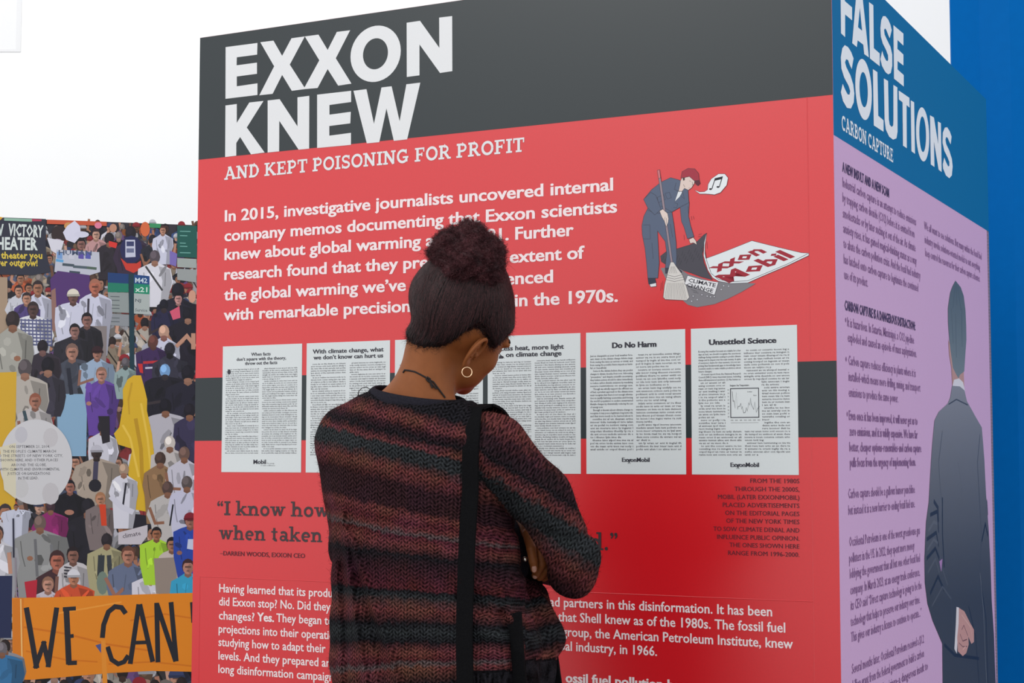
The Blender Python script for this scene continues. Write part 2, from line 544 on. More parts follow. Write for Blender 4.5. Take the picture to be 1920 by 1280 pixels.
def fline(pr, body, x0, y0, x1, cap_px, off=.02, bold=0.0, res=2, face=front, y1=None):
    """fit a line of lettering between two measured ends of its baseline"""
    u0, v0 = face.uv(x0, y0)
    v = v0
    if y1 is not None:
        v = (v0 + face.uv(x1, y1)[1]) / 2
    u1 = face.uv(x1, y0)[0]
    cap = abs(face.uv(x0, y0 - cap_px)[1] - v0)
    line(pr, body, u0, u1, v, cap, off, res, bold)


sh = Print(front, .0008)
u0, v0 = front.uv(422, 337.3)
slab(sh, 'AND KEPT POISONING FOR PROFIT', u0, front.uv(983, 285)[0], (v0 + front.uv(975, 284.5)[1]) / 2, abs(front.uv(422, 313.5)[1] - v0))
sh.build('subheading', M_WHITE, fp)

tx = Print(front, .0008)
for body, x0, y0, x1, y1, b in (
    ('In 2015, investigative journalists uncovered internal', 422, 415, 1149.5, 357, 0),
    ('company memos documenting that Exxon scientists', 421.5, 451.5, 1157, 398.5, 0),
    ('knew about global warming a', 421.5, 488.5, 814, 459.5, 0),
    ('81. Further', 913, 453, 1075.7, 441, 0),
    ('research found that they pre', 421.2, 525.5, 803, 500.5, 0),
    ('e extent of', 929, 494, 1096, 484.5, 0),
    ('the global warming we’ve s', 420.5, 562.7, 784, 543.5, 0),
    ('enced', 948, 533.5, 1037, 529, 0),
    ('with remarkable precision', 420, 600, 769, 584.5, 0),
    ('in the 1970s.', 965.8, 574.5, 1158.4, 565, 0),
):
    v = (front.uv(x0, y0)[1] + front.uv(x1, y1)[1]) / 2
    line(tx, body, front.uv(x0, y0)[0], front.uv(x1, y1)[0], v, .0283, .015, 3, .024)
build_lines(tx, 'text_line', M_TEXTW, fp)

q = Print(front, .0008)
va = front.uv(450, 965.8)[1]
slab(q, '“I know how', front.uv(407.5, 966)[0], front.uv(617, 968)[0], va, .0345)
vb_ = front.uv(450, 1011.8)[1]
slab(q, 'when taken o', front.uv(411.5, 1012)[0], front.uv(633, 1016)[0], vb_, .0345)
slab(q, 'd.”', front.uv(1107, 1028)[0], front.uv(1158, 1028)[0], vb_, .0375)
build_lines(q, 'quotation_line', M_QUOTE, fp)
cr = Print(front, .0008)
fline(cr, '–DARREN WOODS, EXXON CEO', 413, 1041.5, 572, 8.2, .003, .03, y1=1045)
for body, x0, y in (('FROM THE 1980S', 1407, 906), ('THROUGH THE 2000S,', 1377.5, 921.3), ('MOBIL (LATER EXXONMOBIL)', 1346.5, 936), ('PLACED ADVERTISEMENTS', 1355.5, 951), ('ON THE EDITORIAL PAGES', 1360, 966), ('OF THE NEW YORK TIMES', 1362, 980.8), ('TO SOW CLIMATE DENIAL AND', 1338, 995.8), ('INFLUENCE PUBLIC OPINION.', 1345, 1010.8), ('THE ONES SHOWN HERE', 1368, 1026), ('RANGE FROM 1996-2000.', 1365.5, 1041)):
    fline(cr, body, x0, y - 1, 1499, 8.2, .0, .022)
build_lines(cr, 'caption_line', M_CREDIT, fp)
bt = Print(front, .0008)
for body, x0, y0, x1, y1, b in (
    ('Having learned that its produ', 411.3, 1110.8, 623.5, 1118, 0), ('did Exxon stop? No. Did they', 411, 1135.6, 620, 1143.5, 0),
    ('projections into their operatio', 410.3, 1187.3, 627, 1196.5, 0), ('studying how to adapt their', 410, 1212, 610.8, 1221.5, 0),
    ('levels. And they prepared an', 410, 1237.6, 620, 1248, 0), ('long disinformation campaign', 409.8, 1263, 625.5, 1274, 0),
    ('changes? ', 410.8, 1161, 477.5, 1163.5, 0), ('They began to', 518.5, 1166, 625, 1170.5, 0),
    ('had partners in this disinformation. It has been', 1021, 1136, 1448, 1154.5, 0),
    ('d that Shell knew as of the 1980s. The fossil fuel', 1031, 1163, 1472.5, 1185.5, 0),
    ('group, the American Petroleum Institute, knew', 1054.5, 1191.5, 1487, 1216, 0),
    ('bal industry, in 1966.', 1050.5, 1218, 1232, 1229.5, 0),
):
    v = (front.uv(x0, y0)[1] + front.uv(x1, y1)[1]) / 2
    line(bt, body, front.uv(x0, y0)[0], front.uv(x1, y1)[0], v, .0204, .010, 2, .012)
for body, x0, y0, x1, y1, b in (('Yes.', 482.5, 1164, 514, 1165, .05), ('ossil fuel pollution ha', 1061, 1277.5, 1275, 1294, .03)):
    v = (front.uv(x0, y0)[1] + front.uv(x1, y1)[1]) / 2
    line(bt, body, front.uv(x0, y0)[0], front.uv(x1, y1)[0], v, .0204, .018, 2, .03)
build_lines(bt, 'text_line', M_TEXTW, fp)

# ------------------------------------------------------------------ the six reproduced newspaper columns
rng = random.Random(5)
SYL = ['re', 'an', 'con', 'the', 'ing', 'or', 'al', 'ti', 'me', 'so', 'ent', 'is', 'va', 'er', 'no', 'un', 'pol', 'i', 'tem', 'ra', 'su', 'ly', 'de', 'to', 'on', 'in']


def filler(n):
    s = ''
    while len(s) < n:
        s += ''.join(rng.choice(SYL) for _ in range(rng.choice((1, 1, 2, 2, 3)))) + ' '
    return s[:n].strip()


HARM = ['Just as changeable as your local weather fore-', 'cast, views on the climate change debate range', 'from seeing the issue as serious or trivial, and', 'from seeing the possible future impacts as harm-', 'ful or beneficial.', '  Some in the debate believe they can predict', 'changes in climate decades from now. Advocating', '“precaution,” and despite scientific uncertainty,', 'they believe actions should be taken immediately', 'to reduce carbon dioxide emissions by mandating', 'severe restrictions on energy use.', '  Though we wholly support the efficient use', 'of fuel, a prudent approach to the climate issue', 'must recognize that there is not enough informa-', 'tion to justify harming economies and forcing', 'the world’s population to endure unwarranted', 'lifestyle changes by dramatically reducing the use', 'of energy now.', '  Enough is known about climate change to', 'recognize it may pose a legitimate long-term risk,', 'and that more needs to be learned about it.']
UNS = ['Knowing that weather forecasts are reliable for a few', 'days at best, we should recognize the enormous', 'challenge facing scientists seeking to predict climate', 'change and its impact over the next century. In spite', 'of everyone’s desire for clear answers, it is not sur-', 'prising that fundamental gaps in knowledge leave', 'scientists unable to make reliable predictions about', 'future changes.', '  A recent report from the National Research', 'Council (NRC) raises important issues, including', 'these still-unanswered questions: (1) Has human ac-']


def column(pr, u0, u1, v1, v0, rows, lines=(), skip=None):
    """rows of tiny print between v1 (top) and v0"""
    p = (v1 - v0) / rows
    par = 0
    for i in range(rows):
        v = v1 - (i + .8) * p
        a, b = u0, u1
        if skip:
            (su0, su1, sv0, sv1) = skip
            if sv0 < v < sv1:
                if a < su0 < b: b = su0
                elif a < su1 < b: a = su1
        w = b - a
        body = lines[i] if i < len(lines) else None
        frac = 1.0
        if body is None:
            par -= 1
            if par == 0: frac = rng.uniform(.25, .8)
            body = filler(int(w * frac / p * 2.05))
            if par < 0:
                par = rng.randint(4, 8)
                a += .05 * (u1 - u0); w = b - a; frac = min(frac, 1)
                body = filler(int(w / p * 2.05))
        else:
            if body.startswith('  '): a += .07 * (u1 - u0); w = b - a
            if len(body) < 30: frac = len(body) / 46
        line(pr, body.strip(), a, a + w * frac, v, p * .62, .012, 1, 0)


sheets = (
    [(418.4, 649.3), (566.9, 643.7), (564.7, 885.6), (415.4, 885.6)],
    [(575.6, 642.8), (731.6, 636.9), (730.5, 885.8), (573.4, 885.6)],
    [(741, 636.6), (906, 630), (905.3, 886), (740, 885.8)],
    [(914.5, 630), (1088.4, 623.4), (1089.4, 886.4), (915, 886.2)],
    [(1098.7, 622.7), (1284.3, 615.8), (1287.4, 888), (1100.4, 887)],
    [(1295, 615.1), (1494.4, 607.6), (1498, 889.8), (1298.4, 888)],
)
VT, VB = 1.6405, 1.3228
names = ['first', 'second']
for k, s_ in enumerate(sheets):
    ql = [front.uv(*p) for p in s_]
    ua, ub = (ql[0][0] + ql[3][0]) / 2, (ql[1][0] + ql[2][0]) / 2
    w, h = ub - ua, VT - VB
    sheet = slabbox('article_sheet', front, ua, ub, VB, VT, .0005, M_PAPER, kiosk, .0009)
    t = Print(front, .0011)
    U = lambda a: ua + a * w
    Vv = lambda b: VT - b * h
    if k == 0:
        for b_, x0, x1, y in (('When facts', .365, .61, .083), ('don’t square with the theory,', .18, .803, .119), ('throw out the facts', .288, .694, .153)):
            line(t, b_, U(x0), U(x1), Vv(y), .0078, .014, 2, .03)
        column(t, U(.045), U(.465), Vv(.178), Vv(.857), 41)
        column(t, U(.51), U(.945), Vv(.178), Vv(.857), 41)
        line(t, 'Mobil', U(.41), U(.565), Vv(.935), .0105, .010, 2, .05)
        line(t, 'The energy', U(.575), U(.67), Vv(.935), .0030, .0, 1)
        line(t, 'to make a difference', U(.50), U(.68), Vv(.951), .0030, .0, 1)
        t.uvpoly([(U(.085) + .0052 * cos(a), Vv(.206) + .0065 * sin(a)) for a in np.linspace(0, 2 * pi, 14)[:-1]])
    elif k == 1:
        line(t, 'With climate change, what', U(.075), U(.925), Vv(.082), .0100, .018, 2, .035)
        line(t, 'we don’t know can hurt us', U(.085), U(.92), Vv(.128), .0100, .018, 2, .035)
        column(t, U(.055), U(.475), Vv(.155), Vv(.87), 41)
        column(t, U(.525), U(.95), Vv(.155), Vv(.87), 41)
    elif k == 2:
        column(t, U(.055), U(.475), Vv(.165), Vv(.87), 41)
        column(t, U(.525), U(.95), Vv(.165), Vv(.87), 41)
    elif k == 3:
        line(t, 'Less heat, more light', U(.14), U(.825), Vv(.108), .0106, .020, 2, .04)
        line(t, 'on climate change', U(.20), U(.80), Vv(.155), .0106, .020, 2, .04)
        t.uvpoly([(U(.12), Vv(.165)), (U(.17), Vv(.165)), (U(.175), Vv(.15)), (U(.13), Vv(.14))])
        column(t, U(.055), U(.475), Vv(.185), Vv(.88), 44)
        column(t, U(.515), U(.945), Vv(.18), Vv(.875), 43)
    elif k == 4:
        line(t, 'Do No Harm', U(.27), U(.715), Vv(.115), .0118, .026, 3, .055)
        column(t, U(.042), U(.478), Vv(.157), Vv(.838), 32, HARM)
        column(t, U(.51), U(.955), Vv(.157), Vv(.838), 32)
        line(t, 'ExxonMobil', U(.365), U(.64), Vv(.915), .0092, .008, 2, .055)
    else:
        line(t, 'Unsettled Science', U(.175), U(.808), Vv(.115), .0112, .026, 3, .055)
        sk = (U(.325), U(.67), Vv(.70), Vv(.375))
        column(t, U(.07), U(.475), Vv(.150), Vv(.875), 37, UNS, sk)
        column(t, U(.505), U(.925), Vv(.150), Vv(.875), 37, (), sk)
        line(t, 'ExxonMobil', U(.37), U(.635), Vv(.948), .0092, .008, 2, .055)
        # the small chart
        c0, c1, d0, d1 = U(.372), U(.643), Vv(.415), Vv(.617)
        t.uvpoly([(c0, d1), (c1, d1), (c1, d0), (c0, d0)], holes=[[(c0 + .0018, d1 + .0018), (c1 - .0018, d1 + .0018), (c1 - .0018, d0 - .0018), (c0 + .0018, d0 - .0018)]])
        g = [(355, 570), (362, 650), (370, 645), (378, 705), (387, 578), (398, 715), (403, 690), (415, 690), (424, 665), (431, 712), (436, 690), (446, 742), (460, 738), (468, 700), (476, 728), (487, 660), (493, 680), (502, 622), (506, 670), (527, 715), (536, 655), (548, 738), (560, 705), (574, 690)]
        zz = zoomed(1290, 600, 4.268)
        t.stroke([front.uv(*p) for p in zz(g)], .0008)
        line(t, 'Sargasso Sea Temperature', U(.37), U(.55), Vv(.402), .0036, .01, 1, .03)
        for i in range(9):
            line(t, '%d' % (20 + i), U(.347), U(.362), Vv(.43 + .0228 * i), .0026, .01, 1)
        for i, b_ in enumerate(('1000', '500', '0', '500', '1000', '1500', '2000')):
            line(t, b_, U(.375 + .042 * i), U(.40 + .042 * i), Vv(.637), .0026, .01, 1)
        t.stroke([(U(.375), Vv(.65)), (U(.635), Vv(.65))], .0005)
        line(t, 'Lower', U(.535), U(.58), Vv(.445), .0026, .01, 1); line(t, 'Now', U(.59), U(.62), Vv(.47), .0026, .01, 1)
    if k in (4, 5):
        l0, l1 = (U(.365), U(.64)) if k == 4 else (U(.37), U(.635))
        cx = l0 + .235 * (l1 - l0)
        vy = Vv(.915) if k == 4 else Vv(.948)
        t.stroke([(cx - .0035, vy + .0066), (cx + .0042, vy - .0040)], .0013)
        t.stroke([(cx + .0060, vy + .0066), (cx - .0012, vy - .0040)], .0013)
    t.build('sheet_text', M_INK, sheet)

# ------------------------------------------------------------------ side face: lettering and the printed figure
def lin(r, g, b):
    return tuple(((c / 255) / 12.92 if c <= 10.31 else ((c / 255 + .055) / 1.055) ** 2.4) for c in (r, g, b))


zA, zB = zoomed(1560, 0, 7.527), zoomed(1560, 80, 4.741)
S_ = lambda z, pts: [side.uv(x, y) for x, y in z(pts)]
hs = Print(side, .0008)
hs.uvpoly(S_(zA, [(113, -390), (300, -215), (300, -50), (175, -165), (175, 15), (278, 105), (278, 288), (180, 205), (180, 525), (122, 470)]))
hs.uvpoly(S_(zA, [(280, 610), (345, -170), (420, -100), (515, 810), (450, 765), (437, 632), (357, 570), (345, 665)]), holes=[S_(zA, [(388, 110), (362, 385), (420, 435)])])
hs.uvpoly(S_(zA, [(517, 30), (578, 75), (585, 680), (668, 755), (668, 935), (530, 825)]))
hs.uvpoly(S_(zA, [(838, 425), (810, 540), (790, 500), (765, 430), (745, 400), (730, 425), (738, 490), (775, 570), (820, 660), (845, 770), (845, 930), (825, 1030), (790, 1050), (750, 1020), (700, 930), (678, 835), (703, 715), (722, 780), (755, 850), (778, 865), (788, 840), (785, 780), (760, 710), (710, 610), (685, 520), (678, 400), (690, 280), (715, 228), (750, 230), (790, 280), (820, 350)]))
hs.uvpoly(S_(zA, [(862, 355), (1003, 475), (1003, 645), (920, 565), (918, 690), (1003, 770), (1003, 925), (920, 860), (920, 980), (1008, 1060), (1008, 1222), (870, 1110)]))
hs.uvpoly(S_(zB, [(188, 140), (172, 235), (155, 200), (140, 155), (122, 147), (112, 175), (125, 220), (160, 290), (185, 370), (195, 450), (190, 530), (165, 585), (130, 580), (95, 520), (75, 440), (92, 365), (110, 410), (135, 460), (152, 462), (158, 430), (145, 385), (105, 310), (80, 230), (75, 130), (88, 50), (110, 22), (140, 40), (168, 85)]))
hs.uvpoly(S_(zB, ell_px(277, 416, 73.5, 266, .75)), holes=[S_(zB, ell_px(278, 418, 37, 154, .75))])
hs.uvpoly(S_(zB, [(360, 235), (400, 262), (408, 650), (455, 690), (455, 792), (368, 735)]))
hs.uvpoly(S_(zB, [(458, 318), (495, 340), (502, 680), (510, 730), (528, 750), (541, 735), (543, 690), (543, 375), (578, 398), (580, 790), (570, 850), (540, 862), (505, 835), (475, 770), (465, 690)]))
hs.uvpoly(S_(zB, [(590, 425), (685, 490), (687, 578), (660, 555), (662, 938), (628, 915), (624, 530), (592, 505)]))
hs.uvpoly(S_(zB, [(697, 512), (727, 530), (735, 988), (703, 965)]))
hs.uvpoly(S_(zB, ell_px(803, 815, 58.5, 238, .6)), holes=[S_(zB, ell_px(803, 814, 30, 157, .6))])
hs.uvpoly(S_(zB, [(868, 645), (903, 665), (941, 900), (938, 700), (965, 715), (972, 1150), (945, 1128), (903, 880), (908, 1105), (875, 1082)]))
hs.uvpoly(S_(zB, [(1060, 835), (1052, 905), (1040, 880), (1025, 845), (1012, 838), (1005, 860), (1012, 900), (1040, 960), (1062, 1030), (1070, 1100), (1062, 1180), (1040, 1205), (1010, 1180), (985, 1120), (982, 1080), (995, 1020), (1010, 1060), (1030, 1100), (1040, 1095), (1040, 1060), (1025, 1020), (995, 960), (980, 890), (982, 800), (1000, 755), (1022, 752), (1045, 790)]))
hs.build('headline', M_SIDEW, sp)
ss = Print(side, .0008)
v0 = side.uv(1579, 243.5)[1]
slab(ss, 'CARBON CAPTURE', side.uv(1578, 243)[0], side.uv(1674, 303)[0], v0, abs(side.uv(1579, 216.5)[1] - v0))
ss.build('subheading', M_SIDEW, sp)


def sline(pr, z, body, x0, y0, x1, y1, cap=.0195, off=.0, bold=0.0):
    (a, b), (c, d) = z([(x0, y0), (x1, y1)])
    v = (side.uv(a, b)[1] * 2 + side.uv(c, d)[1]) / 3
    line(pr, body, side.uv(a, b)[0], side.uv(c, d)[0], v, cap, off, 1, bold)


z4, z7, z8, z9, zt = zoomed(1560, 300, 4.923), zoomed(1560, 540, 4.265), zoomed(1540, 440, 3.047), zoomed(1540, 860, 3.047), zoomed(1560, 900, 3.37)
hd = Print(side, .0008)
sline(hd, z4, 'A NEW INSULT AND A NEW SCAM', 95, 105, 525, 345, .021, .012, .03)
sline(hd, z7, 'CARBON CAPTURE IS A DANGEROUS DISTRACTION:', 100, 175, 665, 335, .021, .012, .03)
build_lines(hd, 'section_heading', M_PURHEAD, sp)
st_ = Print(side, .0008)
for z, b_, x0, y0, x1, y1 in (
    (z4, 'Industrial carbon capture is an attempt to reduce emissions', 97, 245, 775, 605), (z4, 'by trapping carbon dioxide (CO2) before it is emitted from', 97, 385, 760, 715),
    (z4, 'smokestacks or by later sucking it out of the air. As climate', 100, 525, 770, 850), (z4, 'anxiety rises, it has gained magical-thinking status as a way', 103, 665, 780, 970),
    (z4, 'to abate the carbon pollution crisis. And the fossil fuel industry', 105, 805, 815, 1105), (z4, 'has latched onto carbon capture to legitimize the continued', 107, 945, 795, 1225),
    (z4, 'use of its product.', 112, 1090, 330, 1180),
    (z4, 'We all want to see solutions. But many within the fossil fuel', 850, 640, 1380, 915), (z4, 'industry invoke solutions-oriented models to suit everything', 855, 765, 1365, 1020), (z4, 'keep control the resources for their carbon capture schemes.', 860, 890, 1365, 1115),
    (z7, '•', 104, 292, 114, 292), (z7, 'It is hazardous. In Satartia, Mississippi, a CO2 pipeline', 122, 310, 655, 440), (z7, 'exploded and caused an episode of mass asphyxiation.', 125, 430, 675, 550),
    (z7, '•', 107, 605, 117, 605), (z7, 'Carbon capture reduces efficiency in plants where it is', 130, 612, 668, 712), (z7, 'installed–which means more drilling, mining, and transport', 132, 740, 705, 828), (z7, 'emissions to produce the same power.', 133, 868, 528, 912),
    (z7, '•', 116, 1045, 126, 1045), (z7, 'Even once it has been improved, it will never get us to', 135, 1055, 683, 1090), (z7, 'zero emissions, and it is wildly expensive. We have far', 140, 1180, 683, 1200),
    (z8, 'better, cheaper options–renewables–and carbon capture', 160, 1238, 570, 1240), (z9, 'pulls focus from the urgency of implementing them.', 163, 46, 538, 40),
    (zt, 'Carbon capture should be a gallows humor punchline', 102, 112, 523, 85), (zt, 'but instead it is a new barrier to ending fossil fuel use.', 103, 215, 523, 178),
    (zt, 'Occidental Petroleum is one of the worst greenhouse gas', 108, 415, 555, 345), (zt, 'polluters in the US. In 2022, they spent more money', 108, 520, 520, 440), (zt, 'lobbying the government than all but one other fossil fuel', 112, 620, 555, 515),
    (zt, 'company. In March 2023, at an energy trade conference,', 115, 720, 555, 608), (zt, 'its CEO said “Direct capture technology is going to be the', 118, 818, 565, 690), (zt, 'technology that helps to preserve our industry over time.', 118, 920, 555, 780),
    (zt, 'This gives our industry a license to continue to operate...”', 120, 1018, 565, 865), (zt, 'Several months later, Occidental Petroleum received a $1.2', 125, 1215, 580, 1040), (zt, 'billion grant from the federal government to build a carbon', 130, 1320, 580, 1125), (zt, 'capture facility in Louisiana–a dangerous insult to', 132, 1425, 605, 1205),
):
    bold = .016 if (z is z9 or z is z8 or 'Even' in b_ or 'zero' in b_) else .0
    sline(st_, z, b_, x0, y0, x1, y1, .0205, .006 if b_ != '•' else .05, bold)
build_lines(st_, 'text_line', M_PURTEXT, sp)

# printed picture of a man in a suit seen from behind
sm = Print(side, .0008, .000012)


def spoly(z, pts, col, holes=(), grad=None):
    px = z(pts)
    uvp = [side.uv(*p) for p in px]
    cs = None
    if grad:
        (ya, ca), (yb, cb) = grad
        cs = []
        for p in px:
            t_ = min(1, max(0, (p[1] - ya) / (yb - ya)))
            cs.append(lin(*[a + (b - a) * t_ for a, b in zip(ca, cb)]))
    sm.uvpoly(uvp, lin(*col) if col else None, holes, cs)


skinp = (196, 150, 140)
spoly(z8, [(724, 600), (730, 690), (742, 760), (748, 868), (815, 868), (812, 780), (780, 760)], skinp)
spoly(z8, [(765, 262), (748, 295), (735, 330), (722, 420), (723, 500), (727, 560), (735, 650), (750, 760), (770, 800), (782, 820), (790, 800), (815, 780), (820, 700), (827, 600), (826, 520), (822, 430), (812, 350), (795, 300)], None, grad=((530, (88, 100, 104)), (700, (122, 133, 136))))
for (x0, y0, x1, y1) in ((762, 290, 750, 420), (770, 285, 772, 400), (778, 300, 796, 430), (740, 420, 752, 620), (800, 420, 803, 640), (765, 450, 770, 700)):
    sm.stroke(S_(z8, [(x0, y0), (x1, y1)]), .004, lin(70, 80, 86)); sm.k += 1
spoly(z8, [(748, 865), (756, 828), (785, 820), (808, 842), (820, 895), (780, 872)], (228, 225, 232))
jl = [(746, 862), (735, 930), (720, 965), (670, 1010), (645, 1060), (632, 1200), (625, 1300), (612, 1530), (597, 1640), (588, 1850), (590, 1985), (605, 2105), (635, 2205), (665, 2275), (690, 2335), (694, 2700)]
jr = [(1000, 2700), (990, 2450), (985, 2290), (972, 2090), (965, 1890), (955, 1690), (940, 1490), (930, 1290), (922, 1180), (915, 1100), (880, 1040), (850, 985), (830, 950), (816, 888), (790, 866)]
seam = [(672, 1865), (683, 1925), (690, 1850)]
off_ = 420 * 3.047 - 1280
z89 = lambda pts: [(1540 + x / 3.047, 440 + (y - 0) / 3.047) for x, y in pts]
spoly(z89, jl + jr, None, grad=((720, (142, 143, 150)), (1120, (60, 61, 62))))
dk = lambda a: lin(a, a + 2, a + 6)
for w, a, pts in (
    (.004, 72, [(725, 968), (770, 940), (835, 972)]), (.006, 84, [(690, 1120), (668, 1300), (678, 1450), (690, 1560), (672, 1700), (680, 1880), (720, 2000)]),
    (.006, 62, [(905, 1140), (890, 1300), (900, 1480), (912, 1700), (905, 1900), (915, 2100)]), (.0035, 92, [(780, 1300), (800, 1450), (788, 1700)]),
    (.010, 30, [(690, 1500), (690, 1700), (700, 1900)]), (.012, 46, [(640, 1520), (665, 1560), (668, 1640)]), (.010, 36, [(620, 1600), (660, 1580), (668, 1700)]),
    (.010, 40, [(600, 1740), (655, 1700), (668, 1780)]), (.010, 34, [(600, 1850), (650, 1790), (672, 1850)]), (.008, 100, [(610, 1690), (640, 1640), (662, 1650)]),
    (.007, 96, [(604, 1800), (640, 1740), (664, 1760)]), (.007, 88, [(606, 1930), (650, 1850), (672, 1930)]), (.010, 30, [(620, 2050), (665, 1950), (700, 2030)]),
    (.006, 82, [(630, 2120), (690, 2010), (740, 2080)]), (.010, 28, [(915, 1750), (935, 1650), (950, 1720)]), (.006, 90, [(930, 1600), (945, 1520), (950, 1600)]),
    (.008, 26, [(912, 2000), (940, 2200), (950, 2560)]), (.004, 120, [(905, 1930), (925, 2150), (935, 2400), (945, 2600)]), (.009, 30, [(700, 2340), (760, 2400), (900, 2420)]),
    (.006, 70, [(740, 2080), (745, 2180), (755, 2260)]), (.006, 24, [(840, 2120), (880, 2300), (900, 2560)]),
):
    sm.stroke([side.uv(*p) for p in z89(pts)], w, dk(a)); sm.k += 1
spoly(z89, seam, (178, 130, 185))
q0 = lambda pts: [(x, y + 1280) for x, y in pts]
spoly(z89, q0([(770, 845), (784, 848), (782, 960), (776, 1040), (772, 1112), (758, 1085), (766, 950)]), (232, 226, 230))
spoly(z89, q0([(784, 850), (815, 870), (850, 940), (870, 975), (870, 1045), (855, 1056), (838, 1015), (840, 1060), (826, 1108), (806, 1126), (778, 1098), (774, 1020), (782, 940)]), (208, 156, 146))
for w, c, pts in ((.003, (120, 74, 70), [(800, 975), (812, 950), (835, 1010)]), (.003, (120, 74, 70), [(790, 1000), (806, 1040), (830, 1030)]), (.0025, (130, 84, 78), [(784, 1050), (806, 1072), (830, 1070)]), (.003, (226, 182, 170), [(800, 890), (850, 960), (862, 1035)]), (.003, (236, 190, 176), [(806, 1090), (822, 1070)])):
    sm.stroke([side.uv(*p) for p in z89(q0(pts))], w, lin(*c)); sm.k += 1
sm.build('suit_picture', M_PICT, sp, cols=True, label='printed picture of a man in a grey suit from behind, fingers crossed')

# ------------------------------------------------------------------ printed cartoon on the red face
zc = zoomed(1140, 280, 4.0)
ct = Print(front, .0008, .000012)
OUT = lin(52, 48, 60)


def cpoly(pts, col, outline=True, w=2.4, holes=(), z=zc):
    u = [front.uv(*p) for p in z(pts)]
    ct.uvpoly(u, lin(*col), [[front.uv(*p) for p in z(h)] for h in holes])
    if outline:
        ct.k += 1
        ct.stroke(u, w * .00033, OUT, True)
        ct.k += 1


def cst(pts, w=2.4, col=(52, 48, 60)):
    ct.stroke([front.uv(*p) for p in zc(pts)], w * .00033, lin(*col)); ct.k += 1


def atext(pr, body, p0, p1, h, z=zc, off=.01, col=None, fc=front, up=None):
    """lettering set along any direction of the sheet"""
    a, b = [np.array(fc.uv(*p)) for p in z([p0, p1])]
    g, f = glyphs(body, off, 1)
    x0, x1 = g[:, 0].min(), g[:, 0].max()
    ex = (b - a) / (x1 - x0)
    ey = np.array([-ex[1], ex[0]]); ey = ey / np.linalg.norm(ey) * h / CAPH if up is None else np.array(up) * h / CAPH
    xy = a + (g[:, 0:1] - x0) * ex + g[:, 1:2] * ey
    pr.raw(xy, f, lin(*col) if col else OUT); pr.k += 1


cpoly([(395, 890), (520, 880), (600, 935), (780, 990), (1110, 1005), (1000, 1070), (900, 1120), (800, 1160), (670, 1183), (600, 1165), (560, 1130), (470, 1040), (430, 960)], (128, 126, 132), False)
cpoly([(395, 800), (440, 765), (510, 748), (600, 720), (660, 700), (720, 640), (741, 628), (722, 700), (708, 780), (720, 850), (750, 920), (785, 978), (700, 955), (620, 925), (560, 905), (520, 885), (430, 860), (400, 840)], (74, 72, 82))
for i in range(26):
    x = 420 + i * 12; y = 800 - i * 3 + (i % 4) * 22
    cst([(x, y), (x - 12, y + 34)], 2.2, (48, 46, 56))
cpoly([(741, 628), (728, 720), (728, 780), (735, 818), (800, 795), (930, 745), (1080, 685), (1240, 725), (1450, 775), (1505, 778), (1508, 795), (1350, 870), (1150, 955), (1050, 1000), (920, 1005), (830, 988), (785, 962), (750, 905), (718, 800), (722, 700)], (228, 234, 238))
RC = (160, 34, 52)
def carpet_text(body, p0, p1, up):
    a = np.array(front.uv(*zc([p0])[0])); b = np.array(front.uv(*zc([(p0[0] + up[0], p0[1] + up[1])])[0]))
    atext(ct, body, p0, p1, 1.0, zc, .035, RC, front, b - a)


carpet_text('xxon', (812, 922), (1190, 768), (-84, -44))
carpet_text('Mobil', (905, 1000), (1400, 802), (-100, -46))
cst([(728, 760), (740, 830), (775, 930), (830, 975), (920, 992), (1050, 985), (1350, 858), (1500, 782)], 3)
SUIT = (88, 100, 124)
cpoly([(430, 885), (432, 930), (500, 935), (552, 932), (556, 915), (512, 880)], (60, 58, 74))
cpoly([(300, 965), (352, 962), (362, 1000), (360, 1028), (322, 1032), (305, 1005)], (50, 56, 74))
cpoly([(312, 1012), (362, 1000), (364, 1026), (322, 1032)], (226, 228, 232))
cpoly([(300, 440), (270, 500), (255, 570), (258, 640), (278, 740), (290, 850), (300, 965), (375, 965), (385, 850), (378, 720), (372, 610), (400, 650), (430, 690), (442, 780), (430, 890), (512, 886), (516, 800), (512, 700), (495, 560), (480, 470), (400, 440)], SUIT)
cpoly([(540, 420), (610, 395), (605, 500), (620, 570), (646, 655), (597, 670), (570, 580), (552, 540)], SUIT)
cpoly([(300, 440), (268, 375), (330, 300), (400, 245), (470, 212), (530, 228), (560, 240), (602, 310), (608, 400), (545, 432), (480, 470), (380, 480)], SUIT)
cpoly([(268, 375), (322, 322), (360, 345), (400, 450), (352, 492), (300, 440)], SUIT)
cpoly([(502, 392), (528, 312), (560, 318), (540, 355)], (226, 230, 235))
cpoly([(545, 235), (560, 208), (612, 203), (652, 235), (648, 258), (628, 288), (604, 306), (575, 292), (556, 316), (530, 312), (540, 270)], (224, 204, 196))
cpoly([(548, 215), (556, 168), (600, 143), (650, 145), (680, 180), (685, 228), (692, 255), (676, 272), (650, 238), (612, 204), (565, 214)], (164, 48, 66))
cpoly([(650, 236), (685, 232), (693, 256), (676, 272), (660, 262)], (96, 34, 50))
cpoly([(560, 212), (578, 210), (576, 232), (566, 236)], (70, 50, 50), False)
for p in ([(612, 236), (622, 240)], [(632, 244), (640, 268), (630, 266)], [(606, 290), (614, 288)], [(566, 262), (578, 284)]): cst(p, 2.2)
